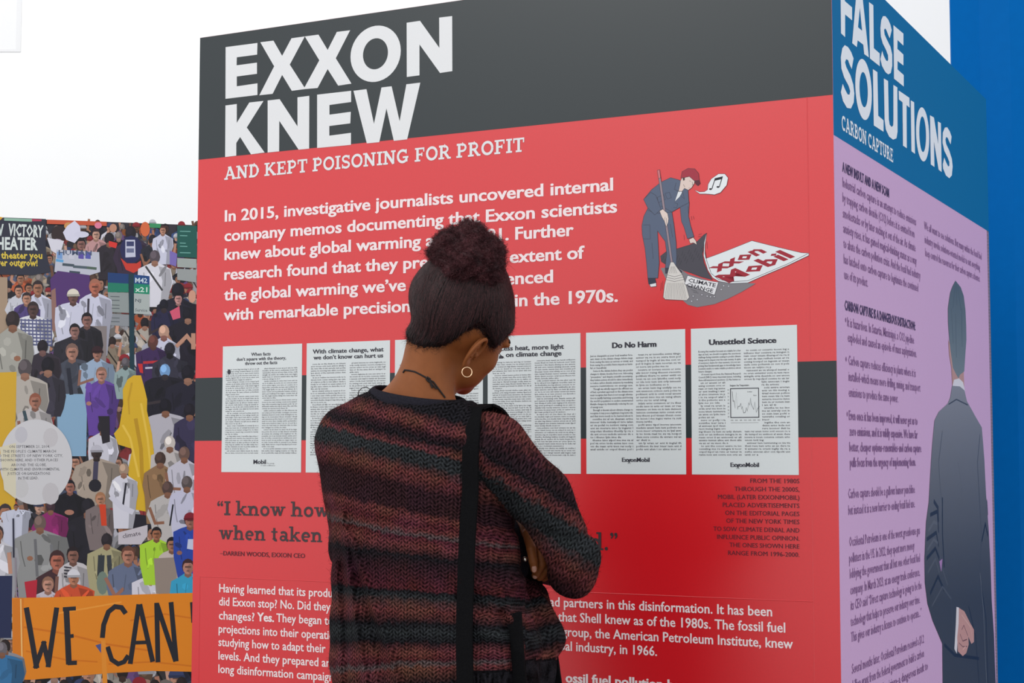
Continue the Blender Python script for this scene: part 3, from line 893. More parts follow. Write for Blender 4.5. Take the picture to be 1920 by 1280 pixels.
for p in ([(512, 250), (500, 300), (540, 320)], [(560, 318), (575, 372), (548, 350)], [(370, 360), (420, 340), (432, 375), (380, 400), (370, 360)], [(428, 330), (462, 322), (476, 362), (446, 372), (428, 330)], [(500, 400), (524, 408), (516, 440), (492, 434)], [(400, 425), (480, 470)], [(262, 568), (315, 566), (318, 672), (266, 672)], [(600, 425), (604, 480)], [(296, 452), (330, 470)], [(330, 700), (340, 820)], [(468, 560), (486, 660)]): cst(p, 2.0)
cpoly([(372, 158), (388, 152), (487, 845), (471, 848)], (150, 132, 142))
cpoly([(371, 158), (388, 152), (396, 215), (380, 218)], (206, 120, 126))
cpoly([(388, 462), (412, 448), (448, 480), (456, 520), (452, 548), (438, 582), (424, 540), (404, 505)], (226, 208, 200))
for p in ([(424, 540), (430, 505)], [(438, 560), (440, 515)]): cst(p, 1.8)
cpoly([(608, 676), (640, 660), (660, 684), (668, 716), (650, 704), (640, 700), (618, 706)], (226, 208, 200))
cpoly([(471, 845), (493, 845), (515, 880), (560, 940), (590, 1030), (612, 1110), (592, 1132), (430, 1125), (415, 1108), (425, 1020), (445, 940), (460, 880)], (216, 212, 208))
for k_ in range(3):
    cst([(442 - k_ * 2, 940 + k_ * 18), (500, 955 + k_ * 18), (562 + k_ * 6, 938 + k_ * 18)], 2.4, (70, 60, 70))
for k_ in range(14):
    x = 446 + k_ * 9
    cst([(x, 1000), (x - 18 + k_ * 3.4, 1122)], 1.6, (96, 88, 90))
for k_ in range(5): cst([(474 + k_ * 6, 878), (462 + k_ * 14, 930)], 1.8, (96, 88, 90))
cpoly([(598, 945), (700, 975), (830, 996), (815, 1045), (800, 1092), (690, 1050), (575, 1010)], (228, 228, 232))
atext(ct, 'CLIMATE', (601, 992), (806, 1034), .0080, off=.02)
atext(ct, 'CHANGE', (588, 1026), (786, 1075), .0080, off=.02)
for x, y in ((640, 1100), (705, 1090), (745, 1100), (770, 1105), (798, 1103), (670, 1125), (628, 1138), (850, 1050), (868, 1022), (905, 1025)):
    cpoly([(x - 7, y - 5), (x + 5, y - 7), (x + 8, y + 5), (x - 4, y + 8)], (188, 188, 196), True, 1.6)
for p in ([(625, 1050), (670, 1065)], [(640, 1068), (680, 1078)], [(400, 1000), (395, 1060)], [(412, 985), (408, 1050)], [(625, 500), (630, 530)], [(640, 500), (646, 525)], [(570, 640), (574, 680)], [(680, 640), (705, 632)], [(675, 655), (700, 652)], [(742, 690), (746, 745)]): cst(p, 1.6)
cpoly([(650, 306), (690, 320), (725, 318), (748, 302), (752, 262), (775, 222), (830, 184), (878, 184), (902, 214), (892, 268), (845, 324), (800, 340), (764, 336), (735, 334), (690, 334)], (232, 236, 240))
cpoly([(806, 216), (862, 202), (858, 222), (802, 236)], (30, 32, 42), False)
for p in ([(806, 216), (780, 298)], [(860, 204), (836, 282)]): cst(p, 6, (30, 32, 42))
for cx, cy in ((770, 298), (826, 282)):
    cpoly([(cx + 11 * cos(a), cy + 7 * sin(a)) for a in np.linspace(0, 2 * pi, 12)[:-1]], (30, 32, 42), False)
ct.build('cartoon_picture', M_PICT, fp, cols=True, label='printed cartoon of a worker sweeping dirt under a carpet')

# ------------------------------------------------------------------ the crowd photograph panel on the left
def top_at(px, py, z):
    r = ray(px, py)
    return CAM + r * ((z - CAM_H) / r[2])


mA, mB = top_at(0, 408.5, 2.45), top_at(368, 422, 2.45)
md = mB - mA; md[2] = 0; md /= np.linalg.norm(md)
mn = np.array([md[1], -md[0], 0.0])
MW0, MW1 = 1.3, .55
mo = np.array([mA[0], mA[1], 0]) - md * MW0
mlen = MW0 + float((mB - mA) @ md) + MW1
mural = Face(mo, md, mn)
mp = empty('photo_display', tuple(mo))
tag(mp, 'far display board printed with a crowded street march photograph', 'display board')
V, Fc = box_vf(mo, md, mn, Z, 0, mlen, -.06, 0, 0, 2.45)
mesh_obj('board', V, Fc, M_CORE, mp)
cw = Print(mural, .0008, .00002)
cw.cell = .02
mu = lambda pts: [mural.uv(*p) for p in pts]


def mpoly(pts, col, a=None, holes=()):
    cw.uvpoly(mu(pts), lin(*[min(255, max(0, c)) for c in col]), [mu(h) for h in holes])


def mst(pts, w, col, closed=False):
    cw.stroke(mu(pts), w * .00245, lin(*col), closed); cw.k += 1


cw.V, cw.F, cw.C, cw.k, cw.lv = [], [], [], 0, {}
cw.uvpoly([(0, 0), (mlen, 0), (mlen, 2.45), (0, 2.45)], lin(54, 50, 60))
R2 = random.Random(11)
SK = [(196, 142, 118), (172, 118, 92), (112, 76, 60), (206, 160, 140), (84, 58, 50), (180, 126, 104)]
HR = [(40, 30, 30), (28, 24, 30), (74, 54, 44), (96, 74, 58), (120, 110, 106), (34, 28, 36)]
SH = [(206, 206, 222), (40, 40, 58), (52, 50, 60), (186, 184, 190), (86, 96, 124), (140, 132, 128), (160, 58, 62), (70, 70, 84), (120, 84, 140), (190, 180, 170), (36, 34, 44), (60, 84, 136), (168, 150, 130), (216, 214, 226), (30, 30, 40), (94, 88, 92), (196, 96, 60)]


def blob(cx, cy, rx, ry, col, n=12, a0=0, a1=360, rot=0.0):
    pts = []
    m = n if a1 - a0 >= 360 else n + 1
    for i in range(m):
        a = radians(a0 + (a1 - a0) * i / n)
        x, y = rx * cos(a), ry * sin(a)
        pts.append((cx + x * cos(rot) - y * sin(rot), cy + x * sin(rot) + y * cos(rot)))
    mpoly(pts, col)


def sh_(c, k):
    return tuple(min(255, max(0, v * k)) for v in c)


def fig(cx, cy, h, shirt, skin, hair, back=False, w=1.0, cap=None, arm=None, pants=None, tilt=0.0, body=3.4, strap=False):
    """one printed figure: cx, cy centre of the head, h its height"""
    s = cy + .52 * h
    hw = 1.05 * h * w
    yb = cy + body * h
    j1, j2, j3, j4 = [R2.uniform(-.12, .12) for _ in range(4)]
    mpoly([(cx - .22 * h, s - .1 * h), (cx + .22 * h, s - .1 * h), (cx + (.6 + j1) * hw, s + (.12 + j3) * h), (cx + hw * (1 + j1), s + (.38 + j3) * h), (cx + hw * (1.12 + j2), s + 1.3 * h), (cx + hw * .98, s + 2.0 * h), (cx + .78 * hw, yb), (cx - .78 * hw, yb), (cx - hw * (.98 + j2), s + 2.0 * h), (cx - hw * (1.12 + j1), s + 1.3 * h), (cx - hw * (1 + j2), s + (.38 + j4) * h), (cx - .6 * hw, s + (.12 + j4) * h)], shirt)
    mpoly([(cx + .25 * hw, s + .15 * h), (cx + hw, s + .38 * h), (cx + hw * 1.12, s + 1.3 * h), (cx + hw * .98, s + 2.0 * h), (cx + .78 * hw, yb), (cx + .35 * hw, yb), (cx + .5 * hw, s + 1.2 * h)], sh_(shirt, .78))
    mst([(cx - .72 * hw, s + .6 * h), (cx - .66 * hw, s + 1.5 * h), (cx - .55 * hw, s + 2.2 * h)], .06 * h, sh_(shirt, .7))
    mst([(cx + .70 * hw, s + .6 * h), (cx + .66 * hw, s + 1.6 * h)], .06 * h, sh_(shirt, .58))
    for _ in range(5):
        ox, oy = R2.uniform(-.8, .7) * hw, R2.uniform(.35, 2.3) * h
        rx_, ry_ = R2.uniform(.08, .3) * h, R2.uniform(.15, .6) * h
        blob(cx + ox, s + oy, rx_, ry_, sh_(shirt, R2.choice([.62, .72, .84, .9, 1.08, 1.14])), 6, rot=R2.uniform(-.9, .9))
    if R2.random() < .3:
        blob(cx + R2.uniform(-1, 1) * hw, s + R2.uniform(1.2, 2.0) * h, .2 * h, .16 * h, sh_(skin, .9), 7)
    if R2.random() < .3:
        mst([(cx - hw * 1.05, s + .8 * h), (cx - hw * R2.uniform(.6, 1.4), s + 1.9 * h), (cx - hw * .2, s + R2.uniform(1.2, 2.2) * h)], .2 * h, sh_(skin, .86))
    if not back:
        mst([(cx - .1 * hw, s + .6 * h), (cx - .2 * hw, s + 1.6 * h)], .05 * h, sh_(shirt, .86))
    if strap:
        mst([(cx - .6 * hw, s + .15 * h), (cx + .5 * hw, s + 1.9 * h)], .14 * h, sh_(shirt, .3))
    if pants:
        mpoly([(cx - .75 * hw, s + 2.1 * h), (cx + .75 * hw, s + 2.1 * h), (cx + .7 * hw, yb + 1.5 * h), (cx - .7 * hw, yb + 1.5 * h)], pants)
    if arm:
        mst([(cx + arm * hw, s + .5 * h), (cx + arm * 1.35 * hw, s + .2 * h), (cx + arm * 1.15 * hw, s - 1.1 * h)], .28 * h, skin)
    mpoly([(cx - .2 * h, cy + .1 * h), (cx + .2 * h, cy + .1 * h), (cx + .24 * h, s + .08 * h), (cx, s + .22 * h), (cx - .24 * h, s + .08 * h)], sh_(skin, .74))
    if back:
        blob(cx, cy, .39 * h, .5 * h, hair)
        blob(cx - .1 * h, cy - .15 * h, .22 * h, .28 * h, sh_(hair, 1.25))
        blob(cx, cy + .40 * h, .25 * h, .13 * h, sh_(skin, .8))
    else:
        blob(cx, cy - .04 * h, .41 * h, .52 * h, hair)
        blob(cx + tilt * h, cy + .07 * h, .345 * h, .43 * h, skin)
        blob(cx + tilt * h + .14 * h, cy + .12 * h, .18 * h, .34 * h, sh_(skin, .84))
        mst([(cx - .2 * h + tilt * h, cy - .0 * h), (cx + .2 * h + tilt * h, cy - .0 * h)], .11 * h, sh_(skin, .52))
        mst([(cx - .1 * h + tilt * h, cy + .27 * h), (cx + .1 * h + tilt * h, cy + .27 * h)], .07 * h, sh_(skin, .58))
        blob(cx + tilt * h, cy - .26 * h, .36 * h, .24 * h, hair, 10, 180, 360)
    if cap:
        blob(cx, cy - .16 * h, .43 * h, .40 * h, cap, 10, 180, 360)
        mpoly([(cx - .46 * h, cy - .16 * h), (cx + .46 * h, cy - .18 * h), (cx + .5 * h, cy - .02 * h), (cx - .42 * h, cy - .0 * h)], sh_(cap, .78))


# the crowd at large
y = 428
while y < 1400:
    h = 15 + (y - 420) * .019
    x = -530 + R2.uniform(0, 20)
    while x < 580:
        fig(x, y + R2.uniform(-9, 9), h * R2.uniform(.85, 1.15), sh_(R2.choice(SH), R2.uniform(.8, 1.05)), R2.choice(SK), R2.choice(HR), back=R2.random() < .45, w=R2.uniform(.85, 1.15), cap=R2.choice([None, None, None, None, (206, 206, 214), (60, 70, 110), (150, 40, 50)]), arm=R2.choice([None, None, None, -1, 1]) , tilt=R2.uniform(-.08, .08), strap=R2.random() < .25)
        x += h * R2.uniform(1.35, 2.3)
    y += h * 1.0
    for _ in range(28):
        bx, by = R2.uniform(-520, 580), y + R2.uniform(-10, 10)
        blob(bx, by, R2.uniform(2, 7), R2.uniform(2, 9), sh_(R2.choice(SH + SK + [(190, 60, 60), (90, 130, 190), (210, 120, 60)]), R2.uniform(.6, 1)), 7, rot=R2.uniform(-1, 1))
# the things of the photograph that can be told apart
k1 = lambda pts: [(x / 3.2, 380 + y / 3.2) for x, y in pts]
k2 = lambda pts: [(x / 2.4615, 760 + y / 2.4615) for x, y in pts]
k3 = lambda pts: [(x / 5.82, 400 + y / 5.82) for x, y in pts]
W1, W2 = (212, 212, 232), (226, 224, 234)
fig(71, 540, 26, W1, SK[1], (50, 40, 44), w=1.0, body=3.2)
# dark theatre sign
mpoly([(-60, 405.5), (86, 411), (86, 470), (95, 510), (60, 516), (0, 515), (-60, 520)], (48, 50, 66))
mpoly([(8, 409), (60, 411), (60, 416), (8, 414)], (150, 190, 170)); mpoly([(60, 411), (78, 412), (78, 415), (60, 415)], (190, 60, 90)); mpoly([(-5, 406), (6, 408), (-2, 415)], (230, 170, 50))
for b_, p0, p1, h_, c_ in (('NEW', (-190, 240), (42, 242), .05, (214, 226, 222)), ('VICTORY', (88, 240), (470, 262), .052, (222, 230, 228)), ('THEATER', (-120, 392), (412, 400), .054, (222, 230, 228)),
                           ('theater you', (12, 494), (462, 496), .03, (224, 196, 72)), ('never outgrow!', (-110, 574), (412, 576), .03, (224, 196, 72))):
    atext(cw, b_, p0, p1, h_, k3, .03, c_, mural); cw.k += 1
mpoly([(-60, 518), (14, 520), (15, 640), (-60, 642)], (172, 148, 126))
# top row
mpoly([(88, 412), (200, 416), (200, 424), (88, 420)], (206, 90, 60))
blob(110, 440, 14, 17, (54, 40, 42)); blob(107, 456, 12, 8, (196, 180, 200)); mpoly([(88, 446), (120, 452), (112, 480), (96, 470)], (222, 220, 232)); blob(128, 424, 8, 7, (206, 150, 90))
mpoly([(118, 436), (126, 424), (140, 414), (150, 424), (152, 442), (140, 456), (124, 450)], (222, 220, 240)); blob(153, 440, 14, 6, (218, 216, 236)); fig(152, 458, 22, (60, 46, 56), (150, 104, 96), (30, 24, 32), body=1.5)
fig(180, 440, 20, (196, 150, 150), SK[3], (60, 40, 44), body=2.4); blob(184, 423, 7, 6, (230, 130, 160)); fig(205, 448, 24, (46, 40, 50), SK[1], (30, 26, 34), back=True, body=3.2)
mpoly([(204, 452), (220, 456), (218, 466), (204, 462)], (222, 56, 50)); blob(212, 428, 7, 8, SK[0])
# hand made sign
mpoly([(106, 468), (186, 473), (188, 510), (150, 522), (138, 516), (102, 510)], (196, 198, 212))
for x, c in ((112, (120, 160, 214)), (134, (206, 206, 220)), (152, (96, 82, 168)), (165, (88, 92, 176))): mpoly([(x - 5, 472), (x + 5, 473), (x + 5, 486), (x - 5, 485)], c)
for (x, y_, w_, c) in ((128, 496, 22, (70, 84, 96)), (150, 500, 26, (80, 96, 106)), (172, 502, 18, (84, 104, 92)), (112, 488, 14, (96, 168, 220)), (140, 510, 20, (66, 78, 92))): mst([(x - w_ / 2, y_), (x + w_ / 2, y_ + 2)], 5, c)
atext(cw, 'HUMAN', (640, 455), (1000, 460), .022, k3, .02, (76, 90, 120), mural)
mpoly([(94, 524), (108, 508), (168, 516), (170, 560), (158, 590), (112, 596), (96, 560)], (86, 54, 116)); mpoly([(96, 545), (104, 540), (108, 620), (98, 622)], (150, 112, 104))
# bus shirt
fig(245, 437, 26, (58, 44, 66), SK[2], (34, 28, 38), back=True, body=3.6)
blob(246, 468, 21, 26, (40, 42, 88)); mpoly([(235, 450), (253, 450), (254, 482), (235, 483)], (204, 206, 226)); mpoly([(237, 453), (251, 453), (251, 462), (237, 462)], (60, 66, 110)); mpoly([(237, 466), (251, 466), (251, 474), (237, 474)], (110, 116, 150))
mpoly([(226, 484), (238, 494), (256, 494), (268, 486), (262, 506), (250, 512), (236, 506)], (206, 62, 50)); blob(271, 488, 5, 4, SK[0]); blob(272, 430, 9, 14, (222, 110, 66)); fig(286, 450, 20, (40, 40, 52), SK[1], (32, 28, 36), back=True)
fig(305, 432, 16, W1, SK[0], (80, 50, 44), body=4); mpoly([(280, 419), (302, 420), (300, 428), (280, 427)], (60, 150, 100))
mpoly([(318, 470), (332, 476), (330, 500), (318, 496)], (128, 112, 186))
# white shirt back, dark couple
fig(290, 482, 26, W2, SK[0], (86, 76, 84), back=True, w=1.05, body=3.6, strap=True)
fig(333, 545, 30, (34, 32, 48), SK[0], (24, 22, 34), back=True, w=1.3, body=4.5)
fig(334, 560, 20, (36, 34, 50), (206, 150, 146), (22, 20, 30), w=1.3, body=3)
fig(307, 572, 22, (42, 40, 72), (70, 56, 62), (22, 22, 34), back=True, w=1.1, body=4); mpoly([(318, 584), (336, 574), (338, 596), (324, 600)], (220, 92, 120)); blob(360, 556, 7, 12, (216, 160, 136))
fig(352, 590, 26, (34, 30, 44), SK[0], (24, 22, 32), back=True, w=1.4, body=4)
# street signs
mpoly([(332, 423), (369, 424), (369, 484), (332, 482)], (30, 92, 84)); mpoly([(332, 484), (368, 486), (368, 503), (332, 501)], (168, 176, 172)); mpoly([(332, 504), (368, 506), (368, 530), (332, 525)], (160, 164, 164))
for y_ in (434, 442, 456, 462, 474): mst([(337, y_), (337 + 8 + y_ % 5 * 3, y_ + .4)], 1.6, (120, 180, 170))
mpoly([(202, 511), (241, 514), (241, 545), (202, 548)], (32, 64, 118)); mpoly([(202, 530), (241, 532), (241, 548), (202, 548)], (34, 128, 104)); mpoly([(202, 548), (241, 549), (242, 587), (204, 585)], (150, 158, 158)); mpoly([(204, 588), (242, 590), (242, 612), (206, 610)], (146, 150, 156))
for y_ in (556, 563, 572, 578, 596, 603): mst([(207, y_), (224, y_ + .5)], 1.4, (84, 92, 98))
mpoly([(241, 514), (251, 514), (252, 700), (243, 700)], (28, 60, 72))
mpoly([(251, 515), (280, 518), (280, 534), (251, 532)], (32, 72, 132)); mpoly([(251, 532), (280, 534), (280, 552), (251, 550)], (30, 142, 108)); mpoly([(251, 550), (280, 552), (280, 590), (251, 588)], (178, 186, 184))
for b_, y_, c_ in (('M42', 530, (210, 224, 236)), ('x21', 547, (220, 236, 226)), ('NJ', 566, (96, 104, 110)), ('Service', 584, (110, 116, 120))):
    atext(cw, b_, (253, y_), (276 if b_ != 'NJ' else 264, y_ + .8), .022 if y_ < 560 else .014, lambda p: p, .02, c_, mural)
# middle rows
fig(35, 545, 20, (206, 206, 216), SK[0], (50, 36, 40)); fig(50, 560, 22, (86, 70, 130), SK[0], (50, 40, 44), body=3.6)
fig(62, 580, 27, (228, 228, 236), (92, 66, 64), (54, 42, 44), w=1.15, body=4.3)
for i in range(8): mst([(38, 600 + i * 6.5), (98, 602 + i * 6.5)], 2.6, (80, 84, 128))
for i in range(9): mst([(40 + i * 7, 598), (41 + i * 7, 646)], 2.2, (96, 100, 142))
fig(137, 556, 26, W1, (120, 84, 78), (50, 38, 42), w=1.25, cap=(230, 222, 206), body=3.6)
fig(178, 538, 28, W1, (190, 112, 90), (170, 110, 90), w=1.0, body=4.6, pants=(140, 130, 130)); mst([(166, 560), (165, 590)], 4, (60, 56, 70))
fig(163, 600, 26, (40, 38, 48), (150, 106, 98), (28, 24, 32), body=3.4); fig(140, 620, 25, (44, 42, 52), (160, 116, 108), (30, 26, 34), w=1.3, body=4.2)
fig(135, 660, 30, (74, 78, 92), (186, 134, 116), (130, 100, 90), w=1.2, body=5.0, pants=(140, 176, 206)); mst([(128, 690), (134, 740)], 7, (40, 42, 56))
fig(182, 662, 24, (160, 180, 206), (170, 120, 104), (50, 34, 44), cap=(56, 32, 40), w=1.2, body=3.4)
fig(190, 702, 26, (104, 70, 160), (196, 140, 124), (150, 110, 92), w=1.1, body=4.4)
fig(80, 650, 26, (54, 46, 58), (150, 108, 104), (32, 26, 34), back=True, w=1.1); fig(90, 685, 32, (60, 56, 70), SK[0], (22, 20, 30), back=True, w=.9, body=3)
fig(12, 680, 40, (170, 176, 160), SK[1], (30, 30, 44), back=True, w=1.0, body=1.6); fig(24, 600, 34, (170, 168, 160), SK[1], (46, 36, 38), back=True, body=5)
fig(47, 690, 34, (188, 180, 172), SK[0], (84, 76, 80), back=True, w=1.1, body=4.2)
fig(66, 752, 28, (196, 190, 190), (176, 120, 100), (150, 90, 70), body=3.6); mst([(45, 770), (60, 830)], 6, (60, 80, 90))
fig(235, 680, 20, (150, 170, 170), (80, 86, 90), (90, 84, 90), back=True, body=3.4)
fig(307, 622, 26, W1, (180, 120, 110), (190, 150, 130), back=True, body=2.8); fig(287, 640, 24, (66, 44, 90), (120, 76, 66), (100, 60, 54), back=True, w=1.2, body=5)
mst([(268, 680), (300, 678)], 5, (190, 50, 60)); mst([(272, 690), (292, 689)], 3.5, (200, 200, 220)); mpoly([(258, 682), (267, 682), (268, 700), (262, 698)], (206, 50, 54))
fig(318, 655, 26, (56, 54, 70), (30, 28, 34), (36, 34, 44), back=True, w=1.2, body=4); mst([(330, 650), (350, 630), (366, 650)], 7, (196, 146, 124)); mst([(362, 655), (362, 625)], 8, (196, 146, 124))
fig(309, 695, 26, (32, 30, 42), (70, 60, 66), (120, 160, 206), back=True, w=1.5, body=5); fig(352, 700, 32, (38, 36, 52), SK[0], (26, 24, 34), back=True, w=1.2, body=5)
fig(310, 762, 30, (190, 186, 196), SK[1], (24, 22, 32), back=True, w=1.3, body=3.6); fig(355, 770, 28, (60, 54, 84), SK[1], (30, 26, 36), back=True)
# yellow banners
YB = (218, 172, 50)
mpoly(k1([(-40, 1020), (100, 1015), (95, 1300), (-40, 1300)]), YB); mpoly(k2([(-40, -80), (72, -80), (70, 520), (-40, 520)]), YB)
mpoly(k1([(765, 1060), (800, 1036), (845, 1036), (868, 1120), (882, 1180), (880, 1300), (740, 1300), (736, 1120)]), (226, 180, 46))
mpoly(k2([(570, -20), (668, -20), (700, 130), (738, 470), (735, 500), (625, 480), (600, 400), (590, 300), (610, 200), (545, 180), (525, 130), (550, 100)]), (224, 180, 44))
mst(k2([(625, 60), (650, 200), (655, 330), (690, 480)]), 7, (196, 150, 36)); mst(k2([(565, 90), (600, 150), (640, 330)]), 4, (240, 200, 80)); mst(k2([(650, -10), (680, 150), (712, 440)]), 4, (238, 198, 78))
mst(k1([(790, 1080), (770, 1180), (775, 1270)]), 3, (206, 160, 40))
# lower rows
fig(193, 800, 26, (212, 210, 222), SK[1], (40, 34, 44), back=True, w=.9); mpoly([(184, 780), (205, 780), (206, 828), (192, 832)], (40, 36, 44))
fig(181, 848, 26, (176, 160, 146), (60, 46, 46), (60, 50, 50), w=1.5, cap=(196, 194, 206), body=4.0); mst([(180, 865), (178, 905)], 9, (70, 66, 90)); blob(178, 910, 12, 12, (36, 34, 44))
fig(131, 912, 24, (26, 24, 34), (176, 116, 100), (26, 22, 30), w=1.15, body=5.4); blob(130, 960, 9, 5, (176, 124, 104)); fig(165, 950, 34, (34, 32, 42), SK[1], (30, 28, 36), back=True, w=1.1, body=4.5)
fig(188, 935, 24, (130, 116, 116), (196, 140, 110), (170, 120, 86), body=4); mpoly([(186, 945), (198, 945), (200, 985), (190, 985)], (216, 70, 40))
fig(232, 880, 24, (222, 220, 232), SK[0], (166, 140, 120), back=True, w=.95, body=4.6); mst([(236, 905), (230, 950)], 3.5, (36, 34, 48)); mst([(207, 930), (228, 950), (250, 960)], 10, (216, 214, 228))
mpoly(k2([(625, 500), (700, 510), (690, 560), (610, 580)]), (36, 34, 46)); mpoly(k2([(545, 585), (680, 550), (680, 600), (650, 640), (545, 640)]), (206, 198, 206)); atext(cw, 'climate', (566, 612), (650, 596), .02, k2, .01, (96, 86, 96), mural)
for x, y_, c, hr in ((318, 830, (200, 192, 190), (206, 196, 190)), (300, 860, (150, 116, 84), (70, 52, 46)), (345, 850, (206, 202, 216), (110, 84, 76)), (314, 915, (196, 190, 188), (84, 64, 60)), (350, 905, (206, 204, 226), (90, 80, 80))):
    fig(x, y_, 27, c, SK[1], hr, back=True, w=1.15, body=4.5)
mst([(324, 945), (318, 985)], 3, (30, 30, 40))
fig(10, 960, 30, (206, 204, 214), SK[1], (60, 50, 56), body=3.4); fig(30, 950, 10, (206, 208, 226), SK[1], (36, 34, 50), body=9, w=2.4); fig(95, 950, 22, (146, 40, 110), SK[1], (60, 40, 50), back=True, w=1.3, body=6)
fig(75, 980, 30, (150, 150, 150), SK[1], (110, 90, 84), back=True, w=1.6, body=4.8); mst([(66, 1010), (70, 1080)], 5, (112, 112, 116)); mst([(96, 1020), (100, 1070)], 5, (120, 120, 124))
fig(-5, 1000, 30, (210, 208, 216), SK[1], (60, 50, 56), w=1.2, body=5, pants=(40, 48, 84)); mst([(17, 1035), (20, 1075)], 7, (196, 146, 124))
fig(107, 1050, 36, (70, 44, 50), (186, 110, 90), (66, 40, 42), w=1.0, body=3); fig(137, 1040, 30, (206, 200, 204), (150, 104, 90), (36, 26, 32), w=.9, body=3)
for i in range(4): mst([(120, 1062 + i * 6), (134, 1064 + i * 6)], 2.4, (40, 36, 50))
fig(200, 1012, 27, (176, 168, 130), SK[1], (40, 34, 40), back=True, w=1.2, body=5); mst([(190, 1040), (188, 1080)], 12, (54, 60, 66)); mst([(204, 1040), (206, 1075)], 8, (60, 64, 70)); blob(192, 1092, 11, 22, (120, 136, 124))
fig(240, 1040, 32, (108, 118, 146), (190, 130, 108), (110, 70, 56), w=1.2, body=3.6); mst([(262, 1060), (270, 1035), (264, 1020)], 9, (190, 132, 108))
fig(282, 1068, 28, (224, 220, 232), (180, 124, 108), (50, 38, 42), w=1.1, body=3); mpoly([(276, 1085), (288, 1085), (284, 1098), (279, 1097)], (176, 122, 106))
fig(293, 1000, 24, (176, 220, 60), (170, 110, 80), (28, 24, 30), w=1.15, body=4); fig(322, 1020, 26, (206, 190, 184), SK[1], (32, 28, 34), w=1.0, body=4)
mpoly([(288, 1046), (330, 1044), (332, 1112), (292, 1112)], (156, 140, 130))
fig(356, 975, 27, (44, 74, 170), (170, 116, 100), (40, 30, 36), cap=(136, 34, 50), body=4.2); mpoly([(352, 1010), (362, 1010), (362, 1030), (350, 1028)], (206, 212, 236)); fig(352, 1062, 28, (60, 166, 206), (190, 136, 120), (66, 40, 44), w=1.0, body=3)
fig(90, 1095, 28, (206, 196, 206), (206, 150, 130), (150, 110, 90), w=1.2, body=3.4); mpoly([(46, 1090), (70, 1086), (68, 1120), (50, 1120)], (190, 40, 60)); fig(138, 1082, 28, (214, 84, 50), (196, 130, 100), (150, 140, 136), cap=(224, 222, 230), w=1.2, body=2.8)
# orange banner
mpoly(k2([(56, 886), (200, 884), (500, 875), (700, 868), (905, 862), (905, 1226), (700, 1222), (500, 1232), (300, 1250), (150, 1262), (60, 1262)]), (238, 140, 34))
for pts, c, w_ in (([(60, 892), (110, 886), (108, 1255), (62, 1258)], (226, 128, 34), 0), ):
    mpoly(k2(pts), c)
for p, w_, c in (([(110, 1020), (300, 1050), (500, 1100), (700, 1130)], 3.5, (222, 120, 28)), ([(120, 1130), (300, 1170), (450, 1180)], 3, (224, 122, 28)), ([(250, 960), (420, 930), (560, 905)], 3, (246, 160, 60)), ([(600, 990), (760, 960), (890, 980)], 3, (222, 120, 28)), ([(500, 1190), (700, 1180), (890, 1200)], 3, (222, 122, 30)), ([(96, 890), (104, 1260)], 2.5, (250, 196, 120))):
    mst(k2(p), w_, c)
LC = (40, 40, 48)
for p, w_ in (([(122, 930), (170, 1210)], 9.5), ([(162, 1210), (206, 1085)], 8.5), ([(200, 1085), (226, 1200)], 8.5), ([(222, 1205), (262, 930)], 9), ([(306, 930), (318, 1192)], 10.5), ([(290, 938), (350, 934)], 7.5), ([(306, 1065), (340, 1060)], 7), ([(312, 1186), (355, 1184)], 8),
              ([(580, 958), (560, 930), (530, 926), (500, 950), (478, 1010), (472, 1070)], 9), ([(496, 1110), (515, 1170), (545, 1190), (572, 1180), (592, 1150)], 8.5), ([(640, 915), (600, 1190)], 9), ([(644, 915), (704, 1180)], 9), ([(622, 1092), (684, 1090)], 7), ([(722, 908), (728, 1182)], 9), ([(722, 912), (810, 1178)], 9), ([(788, 905), (812, 1178)], 9), ([(884, 905), (890, 1000)], 7)):
    mst(k2(p), w_, LC)
mpoly(k2([(466, 1080), (486, 1080), (496, 1300), (474, 1300)]), (240, 150, 50)); mpoly(k2([(440, 1104), (466, 1096), (466, 1140)]), (80, 90, 150))
mst(k2([(72, 700), (76, 880)]), 2.6, (150, 140, 150)); mst(k2([(62, 520), (64, 700)]), 3, (40, 40, 60))
for x, y_, c in ((10, 1210, (150, 148, 156)), (60, 1290, (206, 60, 60)), (120, 1285, (190, 206, 226)), (160, 1285, (190, 180, 206)), (290, 1285, (206, 204, 220)), (340, 1280, (150, 110, 90))): fig(x, y_, 26, c, SK[1], HR[0], back=True, w=1.3, body=2.6)
fig(4, 1215, 26, (60, 120, 170), SK[1], (110, 104, 110), back=True, w=1.4, body=4)
# pale round caption
cwhite = [(67.5 + 68 * cos(a), 866 + 80 * sin(a)) for a in np.linspace(0, 2 * pi, 49)[:-1]]
mpoly(cwhite, (214, 212, 216))
for x, y_, r_, c in ((40, 815, 12, (200, 198, 206)), (95, 820, 14, (204, 200, 204)), (95, 925, 16, (202, 198, 202)), (40, 915, 14, (206, 204, 206)), (15, 860, 12, (204, 200, 200))): blob(x, y_, r_, r_ * 1.3, c)
mpoly([(0, 838), (30, 830), (30, 935), (8, 918)], (222, 214, 190))
for i, b_ in enumerate(('ON SEPTEMBER 21, 2014,', 'THE PEOPLE’S CLIMATE MARCH', 'LED THE STREETS OF NEW YORK CITY,', 'SHOWN HERE, AND OTHER PLACES', 'AROUND THE GLOBE,', 'WITH CLIMATE AND ENVIRONMENTAL', 'JUSTICE ORGANIZATIONS', 'IN THE LEAD.')):
    x0, x1 = ((42, 230), (14, 258), (-22, 290), (0, 268), (52, 214), (-2, 276), (34, 232), (84, 178))[i]
    y_ = (196, 218, 238, 258, 280, 300, 320, 341)[i]
    atext(cw, b_, (x0, y_), (x1, y_ - 1), .012, k2, .008, (98, 98, 104), mural)
